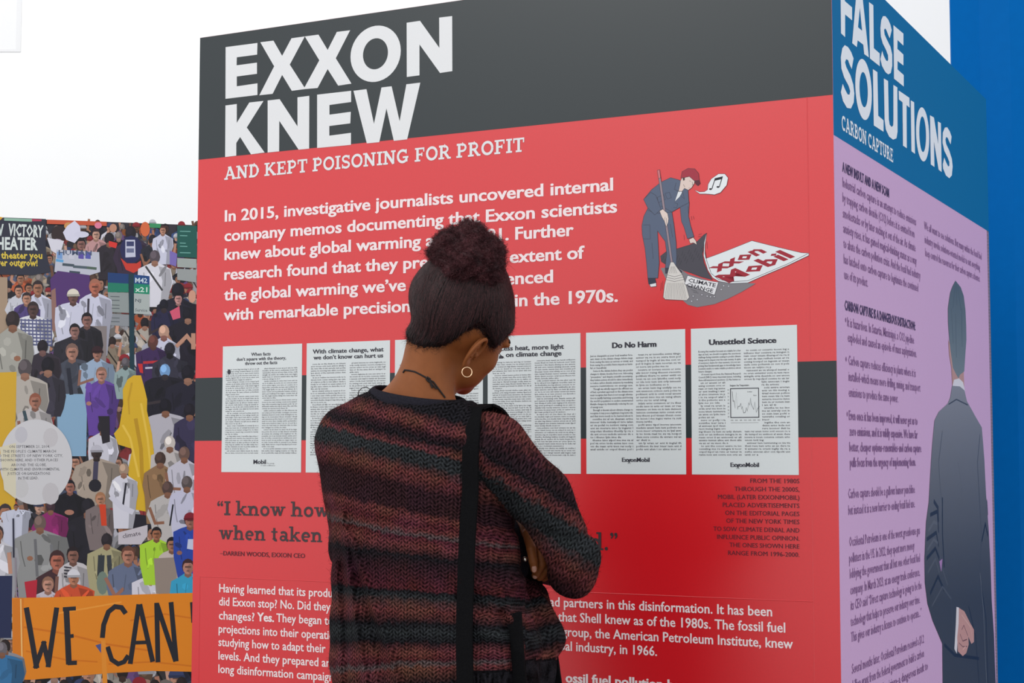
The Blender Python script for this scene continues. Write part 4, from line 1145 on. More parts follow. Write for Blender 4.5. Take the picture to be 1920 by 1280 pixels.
# clip the print to the board
o_ = cw.build('crowd_picture', M_PICT, mp, cols=True, label='printed crowd photograph')

# ------------------------------------------------------------------ solid modelling with distance fields
def surfnet(f, lo, hi, h, chunk=400000):
    lo, hi = np.array(lo, float), np.array(hi, float)
    n = np.ceil((hi - lo) / h).astype(int) + 1
    ax = [lo[i] + h * np.arange(n[i]) for i in range(3)]
    G = np.stack(np.meshgrid(*ax, indexing='ij'), -1).reshape(-1, 3)
    v = np.concatenate([f(G[i:i + chunk]) for i in range(0, len(G), chunk)]).reshape(n)
    v = np.where(v == 0, 1e-9, v)
    del G
    ins = v < 0
    c = np.zeros(n - 1, int)
    for dx in (0, 1):
        for dy in (0, 1):
            for dz in (0, 1):
                c += ins[dx:n[0] - 1 + dx, dy:n[1] - 1 + dy, dz:n[2] - 1 + dz]
    act = (c > 0) & (c < 8)
    idx = -np.ones(act.shape, int)
    I = np.argwhere(act)
    idx[act] = np.arange(len(I))
    P = np.zeros((len(I), 3)); W = np.zeros(len(I))
    cr = [(a, b) for a in range(8) for b in range(a + 1, 8) if bin(a ^ b).count('1') == 1]
    off = [np.array([(a >> 2) & 1, (a >> 1) & 1, a & 1]) for a in range(8)]
    vals = [v[tuple((I + o).T)] for o in off]
    for a, b in cr:
        va, vb = vals[a], vals[b]
        m = (va < 0) != (vb < 0)
        t = np.where(m, va / np.where(m, va - vb, 1), 0)
        P += np.where(m[:, None], off[a] + (off[b] - off[a]) * t[:, None], 0)
        W += m
    P = lo + (I + P / W[:, None]) * h
    Q = []
    for axis in range(3):
        o1, o2 = [(1, 2), (2, 0), (0, 1)][axis]
        sl = [slice(0, None)] * 3
        a = ins.take(range(0, n[axis] - 1), axis)
        b = ins.take(range(1, n[axis]), axis)
        E = np.argwhere(a != b)
        ok = (E[:, o1] > 0) & (E[:, o2] > 0) & (E[:, o1] < n[o1] - 1) & (E[:, o2] < n[o2] - 1)
        E = E[ok]
        d1 = np.zeros(3, int); d1[o1] = 1
        d2 = np.zeros(3, int); d2[o2] = 1
        q = np.stack([idx[tuple((E - d1 - d2).T)], idx[tuple((E - d2).T)], idx[tuple(E.T)], idx[tuple((E - d1).T)]], 1)
        flip = ~a[tuple(E.T)]
        q[flip] = q[flip][:, ::-1]
        Q.append(q)
    return P, np.concatenate(Q)


def join(parts):
    V, Fc, k = [], [], 0
    for v, f in parts:
        V.append(v); Fc.append(f + k); k += len(v)
    return np.concatenate(V), np.concatenate(Fc)


def A3(*v): return np.array(v, float)


def rc(P, a, b, r1, r2):
    a, b = np.asarray(a, float), np.asarray(b, float)
    d = b - a
    h = np.clip((P - a) @ d / (d @ d), 0, 1)
    return np.linalg.norm(P - a - h[:, None] * d, axis=1) - (r1 + (r2 - r1) * h)


def el(P, c, r, R=None):
    q = P - np.asarray(c, float)
    if R is not None: q = q @ R
    r = np.asarray(r, float)
    k0 = np.linalg.norm(q / r, axis=1)
    k1 = np.linalg.norm(q / (r * r), axis=1) + 1e-9
    return k0 * (k0 - 1) / k1


def smin(a, b, k):
    h = np.clip(.5 + .5 * (b - a) / k, 0, 1)
    return b + (a - b) * h - k * h * (1 - h)


def smax(a, b, k): return -smin(-a, -b, k)


def sstep(x, a, b):
    t = np.clip((x - a) / (b - a), 0, 1)
    return t * t * (3 - 2 * t)


def rotm(yaw, pitch, roll):
    a, b, c = map(radians, (yaw, pitch, roll))
    Rz = np.array([[cos(a), sin(a), 0], [-sin(a), cos(a), 0], [0, 0, 1]])
    Rx = np.array([[1, 0, 0], [0, cos(b), sin(b)], [0, -sin(b), cos(b)]])
    Ry = np.array([[cos(c), 0, sin(c)], [0, 1, 0], [-sin(c), 0, cos(c)]])
    return Rz @ Rx @ Ry


# ------------------------------------------------------------------ the visitor
PY = 3.2
def W(px, py, Y=PY): return at(px, py, Y)
SC = PY / F_PX                      # metres to a picture unit where she stands
HD = W(865, 612, 3.215)             # skull centre
HR_ = rotm(50, 15, 28)
HS = .97


def hl_(P): return (P - HD) @ HR_ / HS
def hw_(p): return HD + (np.asarray(p, float) * HS) @ HR_.T


def skull(p):
    q = p.copy(); q[:, 0] = np.abs(q[:, 0])
    d = el(p, (0, -.012, .022), (.075, .096, .088))
    d = smin(d, el(p, (0, .030, .010), (.066, .066, .074)), .03)
    d = smin(d, el(p, (0, .036, -.050), (.056, .056, .070)), .025)
    d = smin(d, el(q, (.030, .028, -.078), (.029, .050, .034)), .03)          # jaw
    d = smin(d, el(p, (0, .074, -.112), (.022, .019, .020)), .03)            # chin
    d = smin(d, el(q, (.038, .066, -.038), (.022, .020, .020)), .025)        # cheek
    d = smin(d, el(q, (.030, .088, .010), (.026, .010, .008)), .015)         # brow
    d = smax(d, -el(q, (.031, .104, -.008), (.017, .016, .012)), .014)       # eye socket
    d = smin(d, el(q, (.031, .081, -.009), (.0135, .012, .0115)), .003)      # closed lid
    d = smin(d, rc(p, (0, .093, -.004), (0, .112, -.038), .0065, .0095), .012)
    d = smin(d, el(q, (.011, .100, -.043), (.0085, .010, .007)), .006)
    d = smin(d, el(q, (.009, .094, -.069), (.017, .010, .0055)), .006)
    d = smin(d, el(q, (.0, .093, -.079), (.017, .011, .0065)), .005)
    return d


def hairline(p):
    """positive where hair grows"""
    y, z = p[:, 1], p[:, 2]
    zl = np.interp(y, [-.12, -.094, -.075, -.055, -.047, -.040, -.025, -.008, .008, .035, .048, .0525, .065, .089, .096], [-.078, -.073, -.0615, -.050, -.030, -.002, .020, .022, .012, -.008, -.012, .004, .0216, .032, .056])
    wob = .0025 * np.sin(y * 900) + .002 * np.sin(p[:, 0] * 700 + 1)
    return z - zl + wob


nb0, nb1 = W(797, 770, 3.19), W(812, 668, 3.205)


def headneck(P):
    d = skull(hl_(P)) * HS
    n = rc(P, nb0, nb1, .052, .046)
    n = smin(n, rc(P, W(785, 770, 3.19), hw_((0, -.055, -.055)), .050, .040), .02)
    n = smin(n, rc(P, W(806, 790, 3.24), hw_((0, .012, -.075)), .030, .034), .02)
    n = smin(n, rc(P, W(705, 775, 3.21), W(780, 728, 3.20), .030, .034), .035)   # trapezius
    n = smin(n, rc(P, W(866, 796, 3.16), W(815, 752, 3.18), .020, .026), .03)
    return smin(d, n, .016)


lo = W(640, 810, 3.05); hi = W(1000, 440, 3.40)
HV, HF = surfnet(headneck, (lo[0], 3.04, W(0, 800)[2]), (hi[0], 3.36, W(0, 470)[2]), .0025)


# ears -------------------------------------------------------------
def ear_sdf(p):
    """ear in its own frame: x outward, y towards the face, z up"""
    x, y, z = p[:, 0], p[:, 1], p[:, 2]
    d = el(p, (0, 0, 0), (.0045, .0165, .0285))
    n = 26
    best = None
    for i in range(n):                                                   # the rolled rim
        t0, t1 = radians(-70 + 275 * i / n), radians(-70 + 275 * (i + 1) / n)
        f = lambda t: A3(.0045 + .0025 * sin(t), -.0175 * cos(t) * (1 + .1 * sin(t)), .0295 * sin(t))
        s = rc(p, f(t0), f(t1), .0034, .0034)
        best = s if best is None else np.minimum(best, s)
    d = smin(d, best, .003)
    d = smin(d, rc(p, (.004, -.008, .016), (.006, -.009, -.010), .0026, .0030), .003)   # inner fold
    d = smin(d, el(p, (.003, .001, -.029), (.0042, .0095, .0100)), .005)                # lobe
    d = smax(d, -el(p, (.008, .003, -.004), (.0085, .0075, .0120)), .003)               # bowl
    d = smin(d, el(p, (.004, .0115, -.006), (.0045, .0035, .0055)), .002)
    return d


def make_ear(cx, sgn):
    V_, F_ = surfnet(ear_sdf, (-.012, -.026, -.045), (.018, .026, .040), .0011)
    flare = rotm(28 , 0, 0).T if True else None
    q = V_ @ rotm(32, 0, 0)                    # swing the back edge out of the head
    a = radians(-8)
    Rt = np.array([[1, 0, 0], [0, cos(a), -sin(a)], [0, sin(a), cos(a)]])
    q = q @ Rt.T
    q = q * 1.08
    if sgn < 0:
        q[:, 0] *= -1; F_ = F_[:, ::-1]
    q = q + A3(sgn * cx, -.002, -.020)
    return hw_(q), F_


EV, EF = make_ear(.079, 1)
EV2, EF2 = make_ear(.079, -1)


# hands --------------------------------------------------------------
def chain(P, pts, rs, k=.002):
    d = None
    for i in range(len(pts) - 1):
        s = rc(P, pts[i], pts[i + 1], rs[i], rs[i + 1])
        d = s if d is None else smin(d, s, k)
    return d


fing = [
    ([(989, 1000, 3.275), (996, 1028, 3.250), (1000, 1052, 3.245), (1002, 1067, 3.248)], [.0105, .0095, .0090, .0078]),
    ([(1002, 1006, 3.285), (1014, 1036, 3.262), (1016, 1058, 3.262), (1004, 1078, 3.272)], [.0105, .0096, .0090, .0078]),
    ([(1012, 1016, 3.295), (1026, 1048, 3.272), (1024, 1068, 3.276), (1012, 1082, 3.286)], [.0100, .0092, .0086, .0074]),
    ([(1020, 1030, 3.305), (1034, 1062, 3.288), (1031, 1076, 3.292), (1020, 1084, 3.300)], [.0090, .0082, .0076, .0066]),
]
thumb = ([(978, 1000, 3.30), (972, 1030, 3.315), (976, 1052, 3.33)], [.012, .0105, .009])


def lhand(P):
    d = smin(rc(P, W(986, 962, 3.285), W(990, 998, 3.240), .024, .014), rc(P, W(1000, 966, 3.290), W(1012, 1010, 3.25), .022, .013), .015)
    for pts, rs in fing:
        f = chain(P, [W(p[0], p[1], p[2] - .055) for p in pts], rs)
        d = np.minimum(smin(d, f, .004), 9) if pts is fing[0][0] else smin(d, f, .0022)
    t = chain(P, [W(p[0], p[1], p[2] - .03) for p in thumb[0]], thumb[1])
    d = smin(d, t, .006)
    return smin(d, rc(P, W(985, 962, 3.33), W(955, 985, 3.38), .028, .026), .01)


LV, LF = surfnet(lhand, A3(W(930, 0, 3.2)[0], 3.15, W(0, 1110, 3.2)[2]), A3(W(1050, 0, 3.3)[0], 3.42, W(0, 930, 3.3)[2]), .0015)


def rhand(P):
    """the right hand, tucked over the left forearm in front of her"""
    o = W(760, 1040, 3.475)
    d = el(P, o, (.045, .016, .030))
    for i in range(4):
        b = o + A3(-.035, .0, .024 - .017 * i)
        l_ = (.036, .042, .040, .032)[i]
        f = chain(P, [b, b + A3(-l_, -.004, -.004), b + A3(-l_ * 1.5, -.026, -.008), b + A3(-l_ * 1.45, -.045, -.010)], [.0095, .0088, .008, .0070])
        d = smin(d, f, .003)
    d = smin(d, chain(P, [o + A3(.02, -.004, .024), o + A3(-.012, -.012, .048), o + A3(-.038, -.018, .055)], [.012, .0105, .0085]), .006)
    return smin(d, rc(P, o + A3(.03, 0, 0), W(830, 1045, 3.47), .024, .027), .01)


o = W(760, 1040, 3.475)
RV, RF = surfnet(rhand, o - A3(.13, .07, .06), o + A3(.10, .05, .08), .002)

# the clothed figure -------------------------------------------------
ys = np.array([716, 722, 730, 742, 755, 770, 785, 800, 822, 845, 870, 920, 980, 1040, 1100, 1150, 1200, 1250, 1300, 1330])
xl = np.array([742, 730, 700, 668, 646, 628, 615, 607, 601, 600, 605, 614, 621, 624, 625, 623, 621, 622, 626, 628])
xr = np.array([812, 826, 845, 868, 888, 906, 922, 935, 945, 950, 954, 960, 966, 972, 980, 1000, 1012, 1010, 1004, 1000])
db = np.array([.045, .055, .065, .078, .088, .098, .106, .112, .118, .122, .125, .128, .130, .132, .134, .136, .138, .138, .136, .134])
zs = CAM_H + (857 - ys) * SC
o_ = np.argsort(zs)
zs_, xl_, xr_, db_ = zs[o_], xl[o_], xr[o_], db[o_]
SA, CA = sin(AZ), cos(AZ)


def px_of(P):
    """where a point stands across and down, in picture units at her distance"""
    r = P - CAM
    dep = r[:, 1] * cos(PITCH) + r[:, 2] * sin(PITCH)
    return 960 + F_PX * r[:, 0] / dep, 640 - F_PX * (r[:, 2] * cos(PITCH) - r[:, 1] * sin(PITCH)) / dep


def torso(P, shrink=0.0):
    z = P[:, 2]
    cx = (np.interp(z, zs_, (xl_ + xr_) / 2) - 960) * SC
    w = np.interp(z, zs_, (xr_ - xl_) / 2) * SC - shrink
    b = np.interp(z, zs_, db_) - shrink
    a = np.sqrt(np.maximum(w * w - (b * SA) ** 2, 1e-4)) / CA
    cy = PY + .012 + .0 * z
    dx, dy = P[:, 0] - cx, P[:, 1] - cy
    l = dx * CA - dy * SA
    f = dx * SA + dy * CA
    k = (np.abs(l / a) ** 2.3 + np.abs(f / b) ** 2.3) ** (1 / 2.3)
    d = (k - 1) * np.minimum(a, b) * .85
    d = np.maximum(d, (z - zs.max()) * 1.0)
    return np.maximum(d, zs.min() - z)


def arms(P, shrink=0.0):
    s = shrink
    S, E_, M_, H_ = W(925, 848, 3.12), W(1077, 1042, 3.150), W(985, 1006, 3.34), W(840, 1045, 3.46)
    r = smin(rc(P, S, W(1011, 933, 3.135), .070 - s, .060 - s), rc(P, W(1011, 933, 3.135), E_, .060 - s, .046 - s), .02)
    r = smin(r, rc(P, W(1076, 1046, 3.15), W(1073, 1078, 3.18), .046 - s, .043 - s), .02)
    r = smin(r, rc(P, W(1074, 1072, 3.19), W(1040, 1056, 3.42), .043 - s, .040 - s), .02)
    r = smin(r, rc(P, W(1040, 1056, 3.42), H_, .042 - s, .034 - s), .02)
    return r


def larm(P, shrink=0.0):
    s = shrink
    l = smin(rc(P, W(650, 822, 3.26), W(668, 1030, 3.36), .058 - s, .050 - s), rc(P, W(668, 1030, 3.36), W(800, 1050, 3.44), .050 - s, .046 - s), .02)
    return smin(l, rc(P, W(800, 1050, 3.44), W(962, 980, 3.365), .046 - s, .034 - s), .02)


def lower(P):
    """the bloused front of the sweater seen past her right side"""
    d = rc(P, W(1000, 1120, 3.26), W(1016, 1200, 3.24), .030, .040)
    d = smin(d, rc(P, W(990, 1112, 3.27), W(955, 1100, 3.28), .022, .03), .02)
    d = smin(d, rc(P, W(1018, 1195, 3.24), W(960, 1215, 3.28), .038, .05), .03)
    return smin(d, rc(P, W(1000, 1255, 3.22), W(996, 1330, 3.22), .046, .044), .02)


def seg_d(x, y, pts):
    best = None
    for (x0, y0), (x1, y1) in zip(pts[:-1], pts[1:]):
        dx, dy = x1 - x0, y1 - y0
        h = np.clip(((x - x0) * dx + (y - y0) * dy) / (dx * dx + dy * dy), 0, 1)
        d = np.hypot(x - x0 - h * dx, y - y0 - h * dy)
        best = d if best is None else np.minimum(best, d)
    return best


FOLDS = [([(642, 960), (655, 1080), (672, 1200), (690, 1300)], 5, .011), ([(655, 1000), (690, 1110), (730, 1220), (752, 1310)], 6, .012), ([(640, 1060), (648, 1180), (650, 1300)], 6, -.008), ([(672, 1080), (706, 1200), (722, 1300)], 7, -.009),
         ([(880, 990), (930, 1000), (975, 990)], 8, -.005), ([(860, 1120), (920, 1150), (985, 1140)], 9, -.007), ([(870, 1090), (930, 1110), (980, 1090)], 9, .006), ([(940, 1150), (960, 1200), (965, 1290)], 8, -.010),
         ([(900, 1180), (940, 1200), (1000, 1190)], 10, .005), ([(640, 830), (760, 850), (870, 900)], 12, .002), ([(700, 760), (780, 800), (860, 820)], 12, .002),
         ([(990, 930), (1030, 965), (1065, 985)], 9, -.004), ([(1030, 1000), (1070, 1010), (1105, 1000)], 7, -.005), ([(1035, 1030), (1075, 1042), (1115, 1035)], 8, .004), ([(1040, 1060), (1075, 1075), (1105, 1072)], 6, -.004), ([(930, 900), (990, 930), (1040, 990)], 10, .004), ([(905, 930), (960, 970), (1010, 1010)], 7, -.003)]


cl_c = (W(866, 761, 3.165) + W(706, 733, 3.235)) / 2
ex = (W(866, 761, 3.165) - W(706, 733, 3.235)) / 2
ey = NN * .074 + Z * .004
cl_n = np.cross(ex, ey); cl_n /= np.linalg.norm(cl_n)


def sweater(P):
    t = torso(P)
    t = smin(t, lower(P), .02)
    d = smin(t, larm(P), .025)
    ar = arms(P)
    x, y = px_of(P)
    k = .012 + .035 * (1 - sstep(y, 830, 930))
    d = smin(d, ar, k)
    near = P[:, 1] < 3.3
    q_ = P - cl_c
    cut = q_ @ cl_n + .009
    d = smax(d, cut - 1.6 * np.maximum(0, np.linalg.norm(q_ - (q_ @ cl_n)[:, None] * cl_n, axis=1) - .088), .006)
    for pts, w, amp in FOLDS:
        q = seg_d(x, y, pts)
        d = d - np.where(near, amp * np.exp(-(q / w) ** 2), 0)
    d = d + .0018 * np.sin(P[:, 0] * 60 + P[:, 2] * 31) * np.sin(P[:, 2] * 47 + P[:, 1] * 30)
    return d


swz0 = zs.min() - .01
SV, SF = surfnet(sweater, (W(560, 0, 3.3)[0], 2.98, swz0 - .01), (W(1180, 0, 3.2)[0], 3.58, CAM_H + (857 - 700) * SC), .0052)
# under the clothes, down to the floor
hipz = .98
fc = W(800, 1330)
ctr = A3(fc[0] + .01, PY + .012, 0)
lat, fwd = TT, NN


def under(P):
    d = torso(P, .032)
    d = np.minimum(d, np.minimum(arms(P, .022), larm(P, .020)))
    for s in (-1, 1):
        hip = ctr + lat * (.085 * s) + Z * .92
        knee = ctr + lat * (.088 * s) + fwd * .02 + Z * .49
        ank = ctr + lat * (.090 * s) + Z * .09
        d = smin(d, rc(P, hip, knee, .085, .052), .03)
        d = smin(d, rc(P, knee, ank, .052, .036), .02)
        d = smin(d, rc(P, ank - Z * .045, ank + fwd * .12 - Z * .055, .036, .026), .02)
    return d


UV_, UF_ = surfnet(under, (ctr[0] - .34, 2.98, .0), (W(1140, 0, 3.2)[0], 3.56, CAM_H + (857 - 716) * SC), .011)
person_at = ctr.copy()


def skin_mat():
    m = mat('brown_skin', (.25, .08, .024), .5, 1.3, sss=.05)
    mottle(m, (.25, .080, .024), .14, 55, .25, 420, .0006)
    return m


m_skin = skin_mat()
BV, BF = join([(HV, HF), (EV, EF), (EV2, EF2), (LV, LF), (RV, RF), (UV_, UF_)])
person = mesh_obj('person', BV, BF, m_skin, loc=person_at, smooth=True)
tag(person, 'person with folded arms and a high hair bun reading the red panel in striped sweater', 'person')

# nails on the visible fingers
m_nail = mat('nail', (.50, .24, .17), .3)
for (cx, cy, cz, rx, ry) in ((1001.5, 1066, 3.1840, .0050, .0072), (1003, 1081, 3.210, .0045, .004)):
    nv, nf = [], []
    c_ = W(cx, cy, cz)
    for j in range(4):
        for i in range(12):
            a = 2 * pi * i / 12; r_ = 1 - j / 4
            nv.append(c_ + A3(rx * r_ * cos(a), -.0014 * (1 - r_ ** 2), ry * r_ * sin(a)))
    nv.append(c_ + A3(0, -.0015, 0))
    for j in range(3):
        for i in range(12):
            a, b = j * 12 + i, j * 12 + (i + 1) % 12
            nf.append((a, b, b + 12, a + 12))
    for i in range(12): nf.append((36 + i, 36 + (i + 1) % 12, 48))
    mesh_obj('fingernail', nv, nf, m_nail, person, smooth=True)


# ------------------------------------------------------------------ knit colours
def knit_attrs(P):
    x, y = px_of(P)
    arm_ = (arms(P) < torso(P)) & (x > 880) & (P[:, 1] < 3.32)
    slope = np.interp(y, [700, 950, 1040, 1190, 1260, 1330], [.27, .25, .14, .02, -.08, -.08])
    s = y - slope * (x - 620)
    s = np.where((x > 985) & (y > 1090) & ~arm_, 1065 + (y - 1100) * 1.15 + (x - 985) * .3, s)
    sa = np.interp(y - .60 * (x - 897), [700, 765, 800, 835, 850, 868, 885, 925, 945, 960, 985, 1010, 1030, 1040, 1080, 1100, 1130], [740, 750, 763, 774, 787, 797, 803, 828, 838, 848, 862, 876, 884, 930, 1012, 1030, 1045])
    s = np.where(arm_, sa, s)
    hem = (y > 1236 + (x < 985) * 22 + (x < 860) * 50) & ~arm_ & (x > 600)
    s = np.where(hem, 1400 + (y - 1236) * .2, s)
    u = np.where(arm_, (x - 900) * 1.0 + (y - 850) * .5, P @ TT / SC)
    return s, u


def knit_mat():
    m = mat('striped_wool', (.05, .02, .02), .95, 1.15)
    aS = N(m, 'ShaderNodeAttribute', attribute_name='knit_row')
    aU = N(m, 'ShaderNodeAttribute', attribute_name='knit_column')

    def mth(op, a, b=None, c=None):
        n = N(m, 'ShaderNodeMath', operation=op)
        for i, v in enumerate((a, b, c)):
            if v is None: continue
            if isinstance(v, (int, float)): n.inputs[i].default_value = v
            else: L(m, v, n.inputs[i])
        return n.outputs[0]
    S, U = aS.outputs['Fac'], aU.outputs['Fac']
    tc = N(m, 'ShaderNodeTexCoord')
    nz = N(m, 'ShaderNodeTexNoise', Scale=16.0, Detail=4.0); L(m, tc.outputs['Object'], nz.inputs['Vector'])
    nf_ = N(m, 'ShaderNodeTexNoise', Scale=230.0, Detail=3.0, Roughness=.7); L(m, tc.outputs['Object'], nf_.inputs['Vector'])
    nm = N(m, 'ShaderNodeTexNoise', Scale=75.0, Detail=3.0); L(m, tc.outputs['Object'], nm.inputs['Vector'])
    # jagged band edges
    j = mth('MULTIPLY', mth('SUBTRACT', nz.outputs[0], .5), 16)
    j2 = mth('MULTIPLY', mth('SUBTRACT', nm.outputs[0], .5), 26)
    row = mth('ADD', mth('ADD', S, j), j2)
    ramp = N(m, 'ShaderNodeValToRGB')
    f = mth('DIVIDE', mth('SUBTRACT', row, 700), 700)
    L(m, f, ramp.inputs[0])
    RUST, MAR, PLUM, DK, GRY, LG, NAV = (.150, .032, .030), (.088, .014, .022), (.036, .013, .018), (.014, .013, .017), (.030, .034, .038), (.095, .075, .078), (.018, .018, .034)
    bands = [(700, DK), (726, DK), (738, MAR), (750, RUST), (764, PLUM), (780, DK), (787, MAR), (797, RUST), (803, GRY), (812, DK), (826, GRY), (836, MAR), (848, RUST), (862, MAR), (876, PLUM), (884, NAV), (898, DK), (910, GRY), (919, PLUM),
             (930, RUST), (950, MAR), (962, RUST), (972, LG), (979, MAR), (996, RUST), (1012, MAR), (1020, DK), (1050, DK), (1058, MAR), (1076, PLUM), (1090, MAR), (1096, DK), (1108, GRY), (1122, MAR), (1136, RUST), (1150, MAR), (1164, DK), (1180, GRY), (1202, DK), (1210, MAR), (1228, RUST), (1246, MAR), (1256, LG), (1266, RUST), (1280, MAR), (1300, DK), (1399, DK)]
    cr_ = ramp.color_ramp
    pts = bands
    # colour ramps hold 32 stops: keep the strongest bands
    keep = pts[:]
    while len(keep) > 31:
        # drop the stop closest in colour to its neighbours
        best_i = min(range(1, len(keep) - 1), key=lambda i: sum(abs(a - (b + c) / 2) for a, b, c in zip(keep[i][1], keep[i - 1][1], keep[i + 1][1])))
        keep.pop(best_i)
    cr_.elements[0].position = 0; cr_.elements[0].color = (*keep[0][1], 1)
    cr_.elements[1].position = 1; cr_.elements[1].color = (*DK, 1)
    for p_, c_ in keep[1:]:
        e = cr_.elements.new((p_ - 700) / 700); e.color = (*c_, 1)
    # zigzag stitch lines
    tri = mth('PINGPONG', U, 9.0)
    zig = mth('SINE', mth('MULTIPLY', mth('ADD', mth('ADD', S, tri), mth('MULTIPLY', nm.outputs[0], 5)), 2 * pi / 8.4))
    col_ = mth('SINE', mth('MULTIPLY', mth('ADD', U, mth('MULTIPLY', nm.outputs[0], 3)), 2 * pi / 6.2))
    stitch = mth('ADD', mth('MULTIPLY', zig, .50), mth('MULTIPLY', col_, .30))
    k = mth('ADD', mth('ADD', 1.0, stitch), mth('MULTIPLY', mth('SUBTRACT', nf_.outputs[0], .5), 3.4))
    k = mth('MAXIMUM', k, .15)
    vm = N(m, 'ShaderNodeVectorMath', operation='SCALE')
    L(m, ramp.outputs[0], vm.inputs[0]); L(m, k, vm.inputs['Scale'])
    hs_ = N(m, 'ShaderNodeHueSaturation')
    L(m, vm.outputs[0], hs_.inputs['Color']); L(m, mth('ADD', .44, mth('MULTIPLY', nz.outputs[0], .12)), hs_.inputs['Hue'])
    hs_.inputs['Saturation'].default_value = .92; hs_.inputs['Value'].default_value = .80
    L(m, hs_.outputs[0], bsdf(m).inputs['Base Color'])
    hgt = mth('ADD', mth('ADD', mth('MULTIPLY', col_, .6), mth('MULTIPLY', zig, .5)), mth('MULTIPLY', nf_.outputs[0], 2.2))
    bp_ = N(m, 'ShaderNodeBump', Strength=.75, Distance=.0022)
    L(m, hgt, bp_.inputs['Height']); L(m, bp_.outputs[0], bsdf(m).inputs['Normal'])
    return m


m_knit = knit_mat()
s_, u_ = knit_attrs(SV)
sweater_o = mesh_obj('sweater', SV, SF, m_knit, person, smooth=True, attrs={'knit_row': s_, 'knit_column': u_})


def normals(f, P, e=.0015):
    g = np.stack([f(P + A3(*[e if i == j else 0 for j in range(3)])) - f(P - A3(*[e if i == j else 0 for j in range(3)])) for i in range(3)], 1)
    return g / (np.linalg.norm(g, axis=1, keepdims=True) + 1e-9)


nr = np.random.default_rng(4)


def fuzz(name, P, Nn, length, width, m, parent, attrs=None, curl=.7, segs=2, cols=None):
    """short soft fibres standing off a surface, as slim ribbons"""
    n = len(P)
    dirn = Nn + nr.normal(size=(n, 3)) * curl
    dirn /= np.linalg.norm(dirn, axis=1, keepdims=True)
    sdv = np.cross(dirn, nr.normal(size=(n, 3))); sdv /= np.linalg.norm(sdv, axis=1, keepdims=True)
    ln = length * nr.uniform(.4, 1.3, size=(n, 1))
    bend = nr.normal(size=(n, 3)) * .5
    rows = []
    for k in range(segs + 1):
        t = k / segs
        c = P + dirn * ln * t + bend * ln * t * t
        w = width * (1 - .8 * t)
        rows += [c - sdv * w / 2, c + sdv * w / 2]
    V_ = np.stack(rows, 1).reshape(-1, 3)
    m_ = 2 * (segs + 1)
    base = np.arange(n)[:, None] * m_
    F_ = np.concatenate([base + np.array([[2 * k, 2 * k + 1, 2 * k + 3, 2 * k + 2]]) for k in range(segs)])
    at_ = {k: np.repeat(v, m_) for k, v in (attrs or {}).items()}
    o = mesh_obj(name, V_, F_, m, parent, attrs=at_, cols=np.repeat(cols, m_, axis=0) if cols is not None else None)
    o['kind'] = 'stuff'
    return o


pick = nr.choice(len(SV), 42000)
keepm = SV[pick][:, 1] < 3.36
pick = pick[keepm]
SN = normals(sweater, SV[pick])
fz = fuzz('wool_fuzz', SV[pick] + nr.normal(size=(len(pick), 3)) * .002 - SN * .001, SN, .0048, .00055, m_knit, person, {'knit_row': s_[pick] + nr.normal(size=len(pick)) * 4, 'knit_column': u_[pick]})

# ribbed collar --------------------------------------------------------
m_rib = mat('dark_ribbed_wool', (.016, .016, .022), .95, 1.15)
mottle(m_rib, (.018, .017, .024), .5, 300, .8, 260, .0012)
V, Fc = [], []
nu, nw = 150, 12
for i in range(nu):
    a = 2 * pi * i / nu
    c = cl_c + ex * cos(a) + ey * sin(a)
    outw = ex / np.linalg.norm(ex) * cos(a) + NN * sin(a)
    rr = 1 + .10 * cos(a * 75)
    sag = A3(0, 0, -.004 * max(0, -sin(a)))
    for j in range(nw):
        b = 2 * pi * j / nw
        V.append(c + sag + outw * (.0062 * cos(b) * rr - .0065 * sin(b) + .002) + Z * (.0125 * sin(b)))
for i in range(nu):
    for j in range(nw):
        Fc.append((i * nw + j, ((i + 1) % nu) * nw + j, ((i + 1) % nu) * nw + (j + 1) % nw, i * nw + (j + 1) % nw))
mesh_obj('collar', V, Fc, m_rib, person, smooth=True)

# dark cuff of the left sleeve, seen in the gap beside the fingers
v_, f_ = surfnet(lambda P: smin(rc(P, W(958, 990, 3.34), W(974, 1005, 3.27), .036, .026), rc(P, W(974, 1005, 3.27), W(974, 1070, 3.265), .026, .018), .01), W(900, 1120, 3.2) - A3(.03, 0, .02), A3(W(1030, 0, 3.3)[0], 3.41, W(0, 940, 3.3)[2]), .004)
mesh_obj('sleeve_cuff', v_, f_, m_rib, person, smooth=True)

# trousers, shoes ------------------------------------------------------
m_tr = mottle(mat('navy_trousers', (.014, .015, .034), .8, sheen=.2), (.014, .015, .034), .3, 120, .3, 400, .001)


def trousers(P):
    d = np.maximum(torso(P * 1.0, -.004), P[:, 2] - (zs.min() + .05))
    d = np.where(P[:, 2] < zs.min() + .06, d, 1.0)
    hipc = ctr + Z * .93
    q = P - hipc
    l, f_ = q @ lat, q @ fwd
    dd = el(np.stack([l, f_, q[:, 2]], 1), (0, 0, 0), (.180, .122, .13))
    for s in (-1, 1):
        hip = ctr + lat * (.088 * s) + Z * .88
        knee = ctr + lat * (.092 * s) + fwd * .02 + Z * .49
        ank = ctr + lat * (.095 * s) + Z * .07
        dd = smin(dd, rc(P, hip, knee, .095, .072), .03)
        dd = smin(dd, rc(P, knee, ank, .072, .062), .02)
    return np.maximum(dd, .045 - P[:, 2])


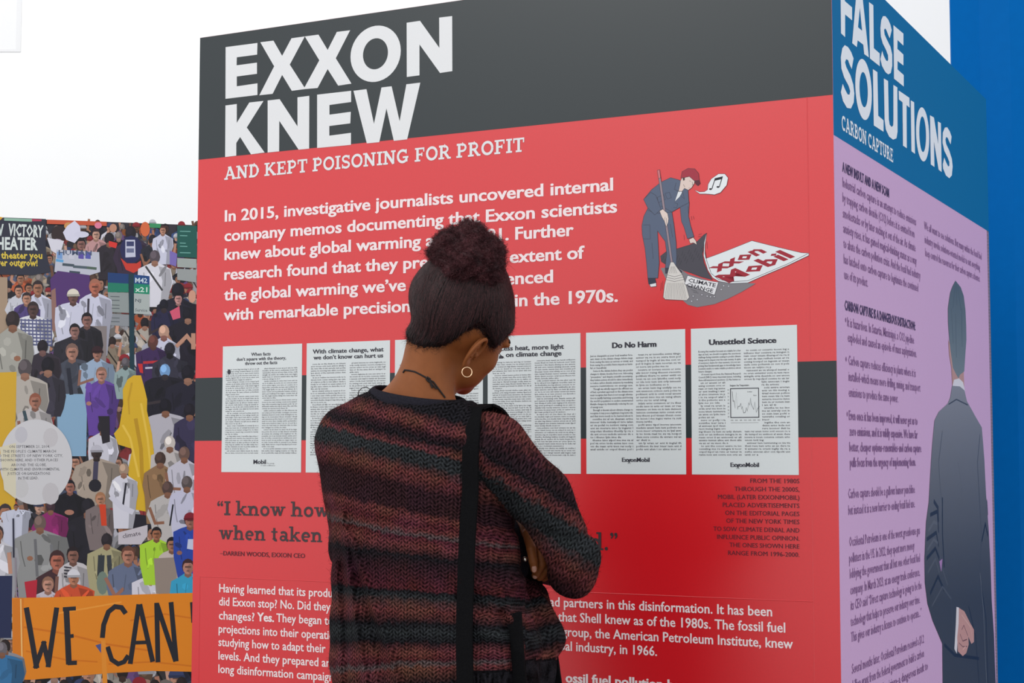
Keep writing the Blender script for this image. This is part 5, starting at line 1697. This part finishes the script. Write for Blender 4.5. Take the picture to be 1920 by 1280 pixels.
TV, TF = surfnet(trousers, (ctr[0] - .26, 2.96, .03), (ctr[0] + .26, 3.46, 1.08), .010)
mesh_obj('trousers', TV, TF, m_tr, person, smooth=True)
m_shoe = mottle(mat('black_shoe', (.02, .02, .022), .5), (.02, .02, .022), .2, 60)
for s in (-1, 1):
    ank = ctr + lat * (.095 * s)

    def shoe(P, ank=ank):
        d = smin(rc(P, ank + Z * .045 - fwd * .03, ank + Z * .038 + fwd * .15, .043, .036), rc(P, ank + Z * .06, ank + Z * .11, .045, .045), .02)
        return smax(d, .004 - P[:, 2], .004)
    v_, f_ = surfnet(shoe, ank - A3(.16, .16, .02), ank + A3(.2, .26, .18), .007)
    mesh_obj('shoe', v_, f_, m_shoe, person, smooth=True)

# ------------------------------------------------------------------ hair
m_hair = attr_mat('dark_hair', .5, 1.25)
bun_c = W(877, 482, 3.165)
bun_base = W(878, 508, 3.205)


hv_c = W(864, 556, 3.215)


def haircap(P):
    p = hl_(P)
    g = hairline(p)
    th = -.004 + .0115 * sstep(g, -.004, .022)
    d = headneck(P) - th
    v = el(P, hv_c, (.102, .098, .084))
    v = smin(v, el(P, W(872, 520, 3.20), (.078, .075, .050)), .02)
    v = v + .03 * (1 - sstep(g, .004, .035))
    return smin(d, v, .02)


CV, CF = surfnet(haircap, HD - A3(.14, .14, .13), HD + A3(.14, .14, .16), .003)
ccol = np.tile(np.array([[.011, .0075, .008]]), (len(CV), 1))
hair = mesh_obj('hair', CV, CF, m_hair, person, smooth=True, cols=ccol)


def ribbons(name, paths, width, cols, m, parent, taper=.5, wide=None):
    """paths: (n, k, 3); each strand a slim ribbon"""
    n, k, _ = paths.shape
    tan_ = np.gradient(paths, axis=1)
    tan_ /= np.linalg.norm(tan_, axis=2, keepdims=True) + 1e-9
    ref = wide if wide is not None else np.tile(nr.normal(size=(n, 1, 3)), (1, k, 1))
    sd_ = np.cross(tan_, ref); sd_ /= np.linalg.norm(sd_, axis=2, keepdims=True) + 1e-9
    t = np.linspace(0, 1, k)[None, :, None]
    w = width * (1 - taper * t)
    V_ = np.stack([paths - sd_ * w / 2, paths + sd_ * w / 2], 2).reshape(-1, 3)
    base = (np.arange(n)[:, None] * 2 * k)
    F_ = np.concatenate([base + np.array([[2 * i, 2 * i + 1, 2 * i + 3, 2 * i + 2]]) for i in range(k - 1)])
    o = mesh_obj(name, V_, F_, m, parent, cols=np.repeat(cols, 2 * k, axis=0))
    o['kind'] = 'stuff'
    return o


# strands drawn up over the head towards the bun
g_ = hairline(hl_(CV))
cand = CV[g_ > -.001]
st0 = cand[nr.choice(len(cand), 9000)] + nr.normal(size=(9000, 3)) * .0025
P_ = st0.copy()
paths = [P_.copy()]
for k in range(9):
    to = bun_base - P_
    dist = np.linalg.norm(to, axis=1, keepdims=True)
    nn = normals(haircap, P_)
    tdir = to - (to * nn).sum(1, keepdims=True) * nn
    tdir /= np.linalg.norm(tdir, axis=1, keepdims=True) + 1e-9
    P_ = P_ + tdir * np.minimum(.0085, dist * .5) + nr.normal(size=P_.shape) * .0007
    d_ = haircap(P_)[:, None]
    P_ = P_ - nn * (d_ - .0012)
    paths.append(P_.copy())
paths = np.stack(paths, 1)
wide = np.stack([normals(haircap, paths[:, k]) for k in range(10)], 1)
v_ = nr.uniform(0, 1, (9000, 1)) ** 2
lc = np.array([[.011, .007, .008]]) * (1 - v_) + np.array([[.075, .028, .030]]) * v_
ribbons('hair_strands', paths, .00065, lc, m_hair, hair, .4, wide)
# frizz at the hairline and the nape
edge = CV[(g_ > -.003) & (g_ < .012)]
e0 = edge[nr.choice(len(edge), 5200)]
en = normals(haircap, e0)
dwn = -(bun_base - e0); dwn /= np.linalg.norm(dwn, axis=1, keepdims=True)
fuzz('hairline_frizz', e0 + nr.normal(size=e0.shape) * .003, en * .45 + dwn * nr.uniform(-.7, .8, (len(e0), 1)), .0075, .00042, m_hair, hair, cols=np.tile([[.026, .015, .014]], (len(e0), 1)), curl=.45)
allc = cand[nr.choice(len(cand), 5000)]
fuzz('hair_flyaways', allc, normals(haircap, allc), .0050, .00035, m_hair, hair, cols=np.tile([[.045, .022, .022]], (5000, 1)), curl=.8)

# the bun
BL = [((845, 466), 3.19, 38), ((880, 454), 3.185, 36), ((914, 472), 3.19, 33), ((905, 503), 3.18, 36), ((858, 492), 3.17, 34), ((822, 480), 3.20, 17), ((880, 485), 3.155, 34), ((880, 490), 3.24, 42), ((918, 510), 3.19, 26), ((862, 508), 3.17, 26), ((880, 440), 3.2, 26)]


def bun(P):
    d = None
    for (x, y), Y, r in BL:
        s = np.linalg.norm(P - W(x, y, Y - .034), axis=1) - r * SC * .90
        d = s if d is None else smin(d, s, .018)
    d = d + .0035 * np.sin(P[:, 0] * 210 + 2 * np.sin(P[:, 2] * 130)) * np.sin(P[:, 2] * 190 + 1) + .002 * np.sin(P[:, 1] * 260 + P[:, 0] * 150)
    return d


NV, NF = surfnet(bun, bun_c - A3(.095, .11, .09), bun_c + A3(.095, .11, .09), .003)


def clump(P):
    v = np.sin(P[:, 0] * 105 + 1.3 * np.sin(P[:, 2] * 90)) * np.sin(P[:, 2] * 120 + 1.1 * np.sin(P[:, 1] * 80)) * .5 + .5
    return np.clip(v, 0, 1)[:, None]


bun_o = mesh_obj('hair_bun', NV, NF, m_hair, person, smooth=True, cols=np.array([[.020, .008, .010]]) + clump(NV) * np.array([[.045, .014, .016]]))
nb = 15000
b0 = NV[nr.choice(len(NV), nb)]
bn = normals(bun, b0)
t1 = np.cross(bn, nr.normal(size=b0.shape)); t1 /= np.linalg.norm(t1, axis=1, keepdims=True)
t2 = np.cross(bn, t1)
ks = 8
tt = np.linspace(0, 1, ks)[None, :, None]
ph = nr.uniform(0, 6.28, (nb, 1, 1)); fr = nr.uniform(1.5, 3.2, (nb, 1, 1)); am = nr.uniform(.0014, .0030, (nb, 1, 1))
ln = nr.uniform(.004, .0125, (nb, 1, 1))
lean = (nr.normal(size=(nb, 1, 3)) * .55 + bn[:, None])
lean /= np.linalg.norm(lean, axis=2, keepdims=True)
pth = b0[:, None] - bn[:, None] * .002 + lean * ln * tt + am * (t1[:, None] * np.sin(fr * 6.28 * tt + ph) + t2[:, None] * np.cos(fr * 6.28 * tt + ph)) * (.4 + tt)
v_ = nr.uniform(0, 1, (nb, 1)) ** 1.5
cc = clump(b0)
bc = np.array([[.026, .010, .012]]) + (v_ * .55 + cc * .45) * np.array([[.135, .042, .050]])
ribbons('bun_curls', pth, .00062, bc, m_hair, bun_o, .35)
# a few loose tufts
tuft = [(803, 474), (868, 424), (948, 492), (835, 435), (905, 428), (812, 466)]
tp = []
for x, y in tuft:
    c = W(x, y, 3.165)
    q = c + nr.normal(size=(120, 3)) * .006
    d0 = (c - bun_c); d0 /= np.linalg.norm(d0)
    q = q - d0 * .008
    tp.append((q, np.tile(d0, (120, 1))))
q = np.concatenate([a for a, b in tp]); dq = np.concatenate([b for a, b in tp])
fuzz('loose_tufts', q, dq, .011, .0006, m_hair, bun_o, cols=np.tile([[.05, .024, .024]], (len(q), 1)), curl=.35)


# ------------------------------------------------------------------ small things she wears
def tube(pts, r, n=8, closed=False):
    P = [np.array(p, float) for p in pts]
    m = len(P)
    V_, F_ = [], []
    up = A3(.13, .2, .97)
    for i in range(m):
        t = (P[(i + 1) % m] - P[i - 1]) if closed else (P[min(i + 1, m - 1)] - P[max(i - 1, 0)])
        t /= np.linalg.norm(t)
        a = np.cross(t, up); a /= np.linalg.norm(a); b = np.cross(t, a)
        for j in range(n):
            g = 2 * pi * j / n
            V_.append(P[i] + (a * cos(g) + b * sin(g)) * r)
    for i in range(m if closed else m - 1):
        for j in range(n):
            F_.append((i * n + j, i * n + (j + 1) % n, ((i + 1) % m) * n + (j + 1) % n, ((i + 1) % m) * n + j))
    return V_, F_


def hit(f, px, py, lift=0.0, y0=2.9, y1=3.7):
    """where the surface f lies on the line of sight through px, py, lifted off it"""
    Y = np.linspace(y0, y1, 500)
    P = np.array([at(px, py, y) for y in Y])
    d = f(P)
    i = int(np.argmax(d < 0)) if (d < 0).any() else int(np.argmin(d))
    p = P[i]
    return p + normals(f, p[None])[0] * lift


m_gold = mat('pale_gold', (.95, .66, .42), .22, metal=1.0)
ec = W(875.5, 697.5, 3.108)
lobe = hw_(A3(.079, -.002, -.02))
V, Fc = tube([ec + A3(cos(a) * .0094, .25 * cos(a) * .0094, sin(a) * .0094) for a in np.linspace(0, 2 * pi, 37)[:-1]], .00105, 8, True)
ear_o = mesh_obj('hoop_earring', V, Fc, m_gold, person, smooth=True)
m_cord = mottle(mat('black_cord', (.02, .014, .014), .85), (.02, .014, .014), .3, 400)
cp = [(757, 699), (760, 694), (768, 695), (778, 697), (788, 702), (797, 707), (803, 712), (812, 716), (820, 727), (828, 738), (834, 746)]
pts = [hit(headneck, x, y, .0020) for x, y in cp]
V, Fc = tube(pts, .0017)
for extra in ([(799, 712), (801, 707), (806, 711), (808, 718), (803, 716), (799, 711)], [(806, 714), (807, 721), (810, 728)], [(804, 712), (810, 722), (818, 730)]):
    v_, f_ = tube([hit(headneck, x, y, .0038) for x, y in extra], .0017)
    Fc += [tuple(i + len(V) for i in f) for f in f_]; V += v_
mesh_obj('neck_cord', V, Fc, m_cord, person, smooth=True)
V, Fc = tube([W(x, y, 3.23) for x, y in ((671, 742), (673, 733), (679, 727), (687, 725), (693, 729), (697, 735))], .0008)
mesh_obj('hanger_loop', V, Fc, m_cord, person, smooth=True)
# eyelashes
for s in (-1, 1):
    V, Fc = [], []
    for i in range(9):
        a = -1 + i / 4
        p0 = hw_(A3(s * .031 + a * .012, .0915 - .004 * a * a, -.015)); p1 = hw_(A3(s * .031 + a * .014, .101, -.0185))
        v_, f_ = tube([p0, (p0 + p1) / 2 + A3(0, 0, -.001), p1], .0005, 4)
        Fc += [tuple(i_ + len(V) for i_ in f) for f in f_]; V += v_
    mesh_obj('eyelashes', V, Fc, m_cord, person)['kind'] = 'stuff'
for s in (-1, 1):
    V, Fc = [], []
    c = [A3(s * (.016 + .036 * t), .1, .012 + .006 * sin(pi * t * .8)) for t in np.linspace(0, 1, 9)]
    q = []
    for p in c:
        Y = np.linspace(.12, .03, 200)
        PP = np.stack([np.full(200, p[0]), Y, np.full(200, p[2])], 1)
        dd = skull(PP)
        q.append(hw_(PP[int(np.argmax(dd < .0004))]))
    v_, f_ = tube(q, .0021, 6)
    Fc += [tuple(i_ + len(V) for i_ in f) for f in f_]; V += v_
    mesh_obj('eyebrow', V, Fc, m_cord, person, smooth=True)

# ------------------------------------------------------------------ shoulder bag on a long black strap
bag = empty('shoulder_bag', tuple(ctr + lat * .25 - fwd * .19 + Z * .38))
tag(bag, 'black shoulder bag whose long strap runs down the back of the reading person', 'bag')
m_web = mottle(mat('black_webbing', (.009, .009, .010), .95, 1.15), (.006, .006, .007), .5, 350, .9, 500, .0012)


def strap(name, path, width, thick=.0035, f=None, lift=.005, widths=None):
    P = [p if len(p) == 3 and f is None else hit(f, p[0], p[1], lift) for p in path]
    P = [np.array(p, float) for p in P]
    m = len(P)
    V_, F_ = [], []
    for i in range(m):
        t = P[min(i + 1, m - 1)] - P[max(i - 1, 0)]
        t /= np.linalg.norm(t)
        out = -fwd if f is None else normals(f, P[i][None])[0]
        sd = np.cross(t, out); sd /= np.linalg.norm(sd) + 1e-9
        o2 = np.cross(sd, t)
        w = (widths[i] if widths else width) / 2
        V_ += [P[i] - sd * w - o2 * thick, P[i] + sd * w - o2 * thick, P[i] + sd * w + o2 * thick * .4, P[i] - sd * w + o2 * thick * .4]
    for i in range(m - 1):
        for j in range(4):
            F_.append((i * 4 + j, i * 4 + (j + 1) % 4, (i + 1) * 4 + (j + 1) % 4, (i + 1) * 4 + j))
    F_ += [(0, 1, 2, 3), (m * 4 - 4, m * 4 - 1, m * 4 - 2, m * 4 - 3)]
    return mesh_obj(name, V_, F_, m_web, bag)


def nolower(P):
    return smin(smin(torso(P), arms(P), .03), lower(P), .02)


bs = [(889, 776), (888, 790), (887, 810), (885, 840), (883, 880), (880, 920), (877, 960), (875, 1000), (873, 1050), (872, 1100), (871, 1150), (871, 1200), (872, 1250), (873, 1300)]
P3 = [hit(nolower, x, y, .009) for x, y in bs]
top = P3[0]
# smooth the depth so that it hangs straight
for _ in range(3):
    for i in range(1, len(P3) - 1):
        P3[i][1] = min(P3[i][1], (P3[i - 1][1] + P3[i + 1][1]) / 2)
over = [ctr + lat * .25 + fwd * .0 + Z * .60, ctr + lat * .225 + fwd * .10 + Z * .90, ctr + lat * .14 + fwd * .172 + Z * 1.08, ctr + lat * .11 + fwd * .168 + Z * 1.26, top + fwd * .175 + Z * -.13, top + fwd * .150 + Z * -.07, top + fwd * .130 + Z * -.028, top + fwd * .10 - Z * .004, top + fwd * .07 + Z * .006, top + fwd * .04 + Z * .010, top + fwd * .015 + Z * .006]
down = [ctr + lat * .155 - fwd * .165 + Z * .80, ctr + lat * .21 - fwd * .175 + Z * .60]
def smooth_path(P, n):
    P = [np.array(p) for p in P]
    for _ in range(n):
        Q = [P[0]]
        for a_, b_ in zip(P[:-1], P[1:]): Q += [a_ * .75 + b_ * .25, a_ * .25 + b_ * .75]
        P = Q + [P[-1]]
    return P


strap('strap', smooth_path(over + P3 + down, 2), .033)
q = [(962, 1150), (964, 1180), (967, 1220), (970, 1260), (972, 1300)]
P4 = [hit(nolower, x, y, .005) for x, y in q]
strap('strap', P4 + [ctr + lat * .24 - fwd * .15 + Z * .78, ctr + lat * .26 - fwd * .165 + Z * .60], .026)
bc_ = ctr + lat * .25 - fwd * .19 + Z * .50


def bagf(P):
    q_ = P - bc_
    l, f_, z_ = q_ @ lat, q_ @ fwd, q_[:, 2]
    d = np.stack([np.abs(l) - .12, np.abs(f_) - .028, np.abs(z_) - .11], 1)
    return np.linalg.norm(np.maximum(d, 0), axis=1) + np.minimum(d.max(1), 0) - .018


v_, f_ = surfnet(bagf, bc_ - A3(.2, .2, .16), bc_ + A3(.2, .2, .16), .008)
mesh_obj('bag_body', v_, f_, m_web, bag, smooth=True)
v_, f_ = surfnet(lambda P: np.linalg.norm(P - W(984, 1048, 3.19), axis=1) - .0052, W(984, 1048, 3.19) - .008, W(984, 1048, 3.19) + .008, .0012)
m_met = mat('bag_stud_metal', (.7, .66, .6), .3, metal=1.0)
mesh_obj('metal_stud', v_, f_, m_met, bag, smooth=True)
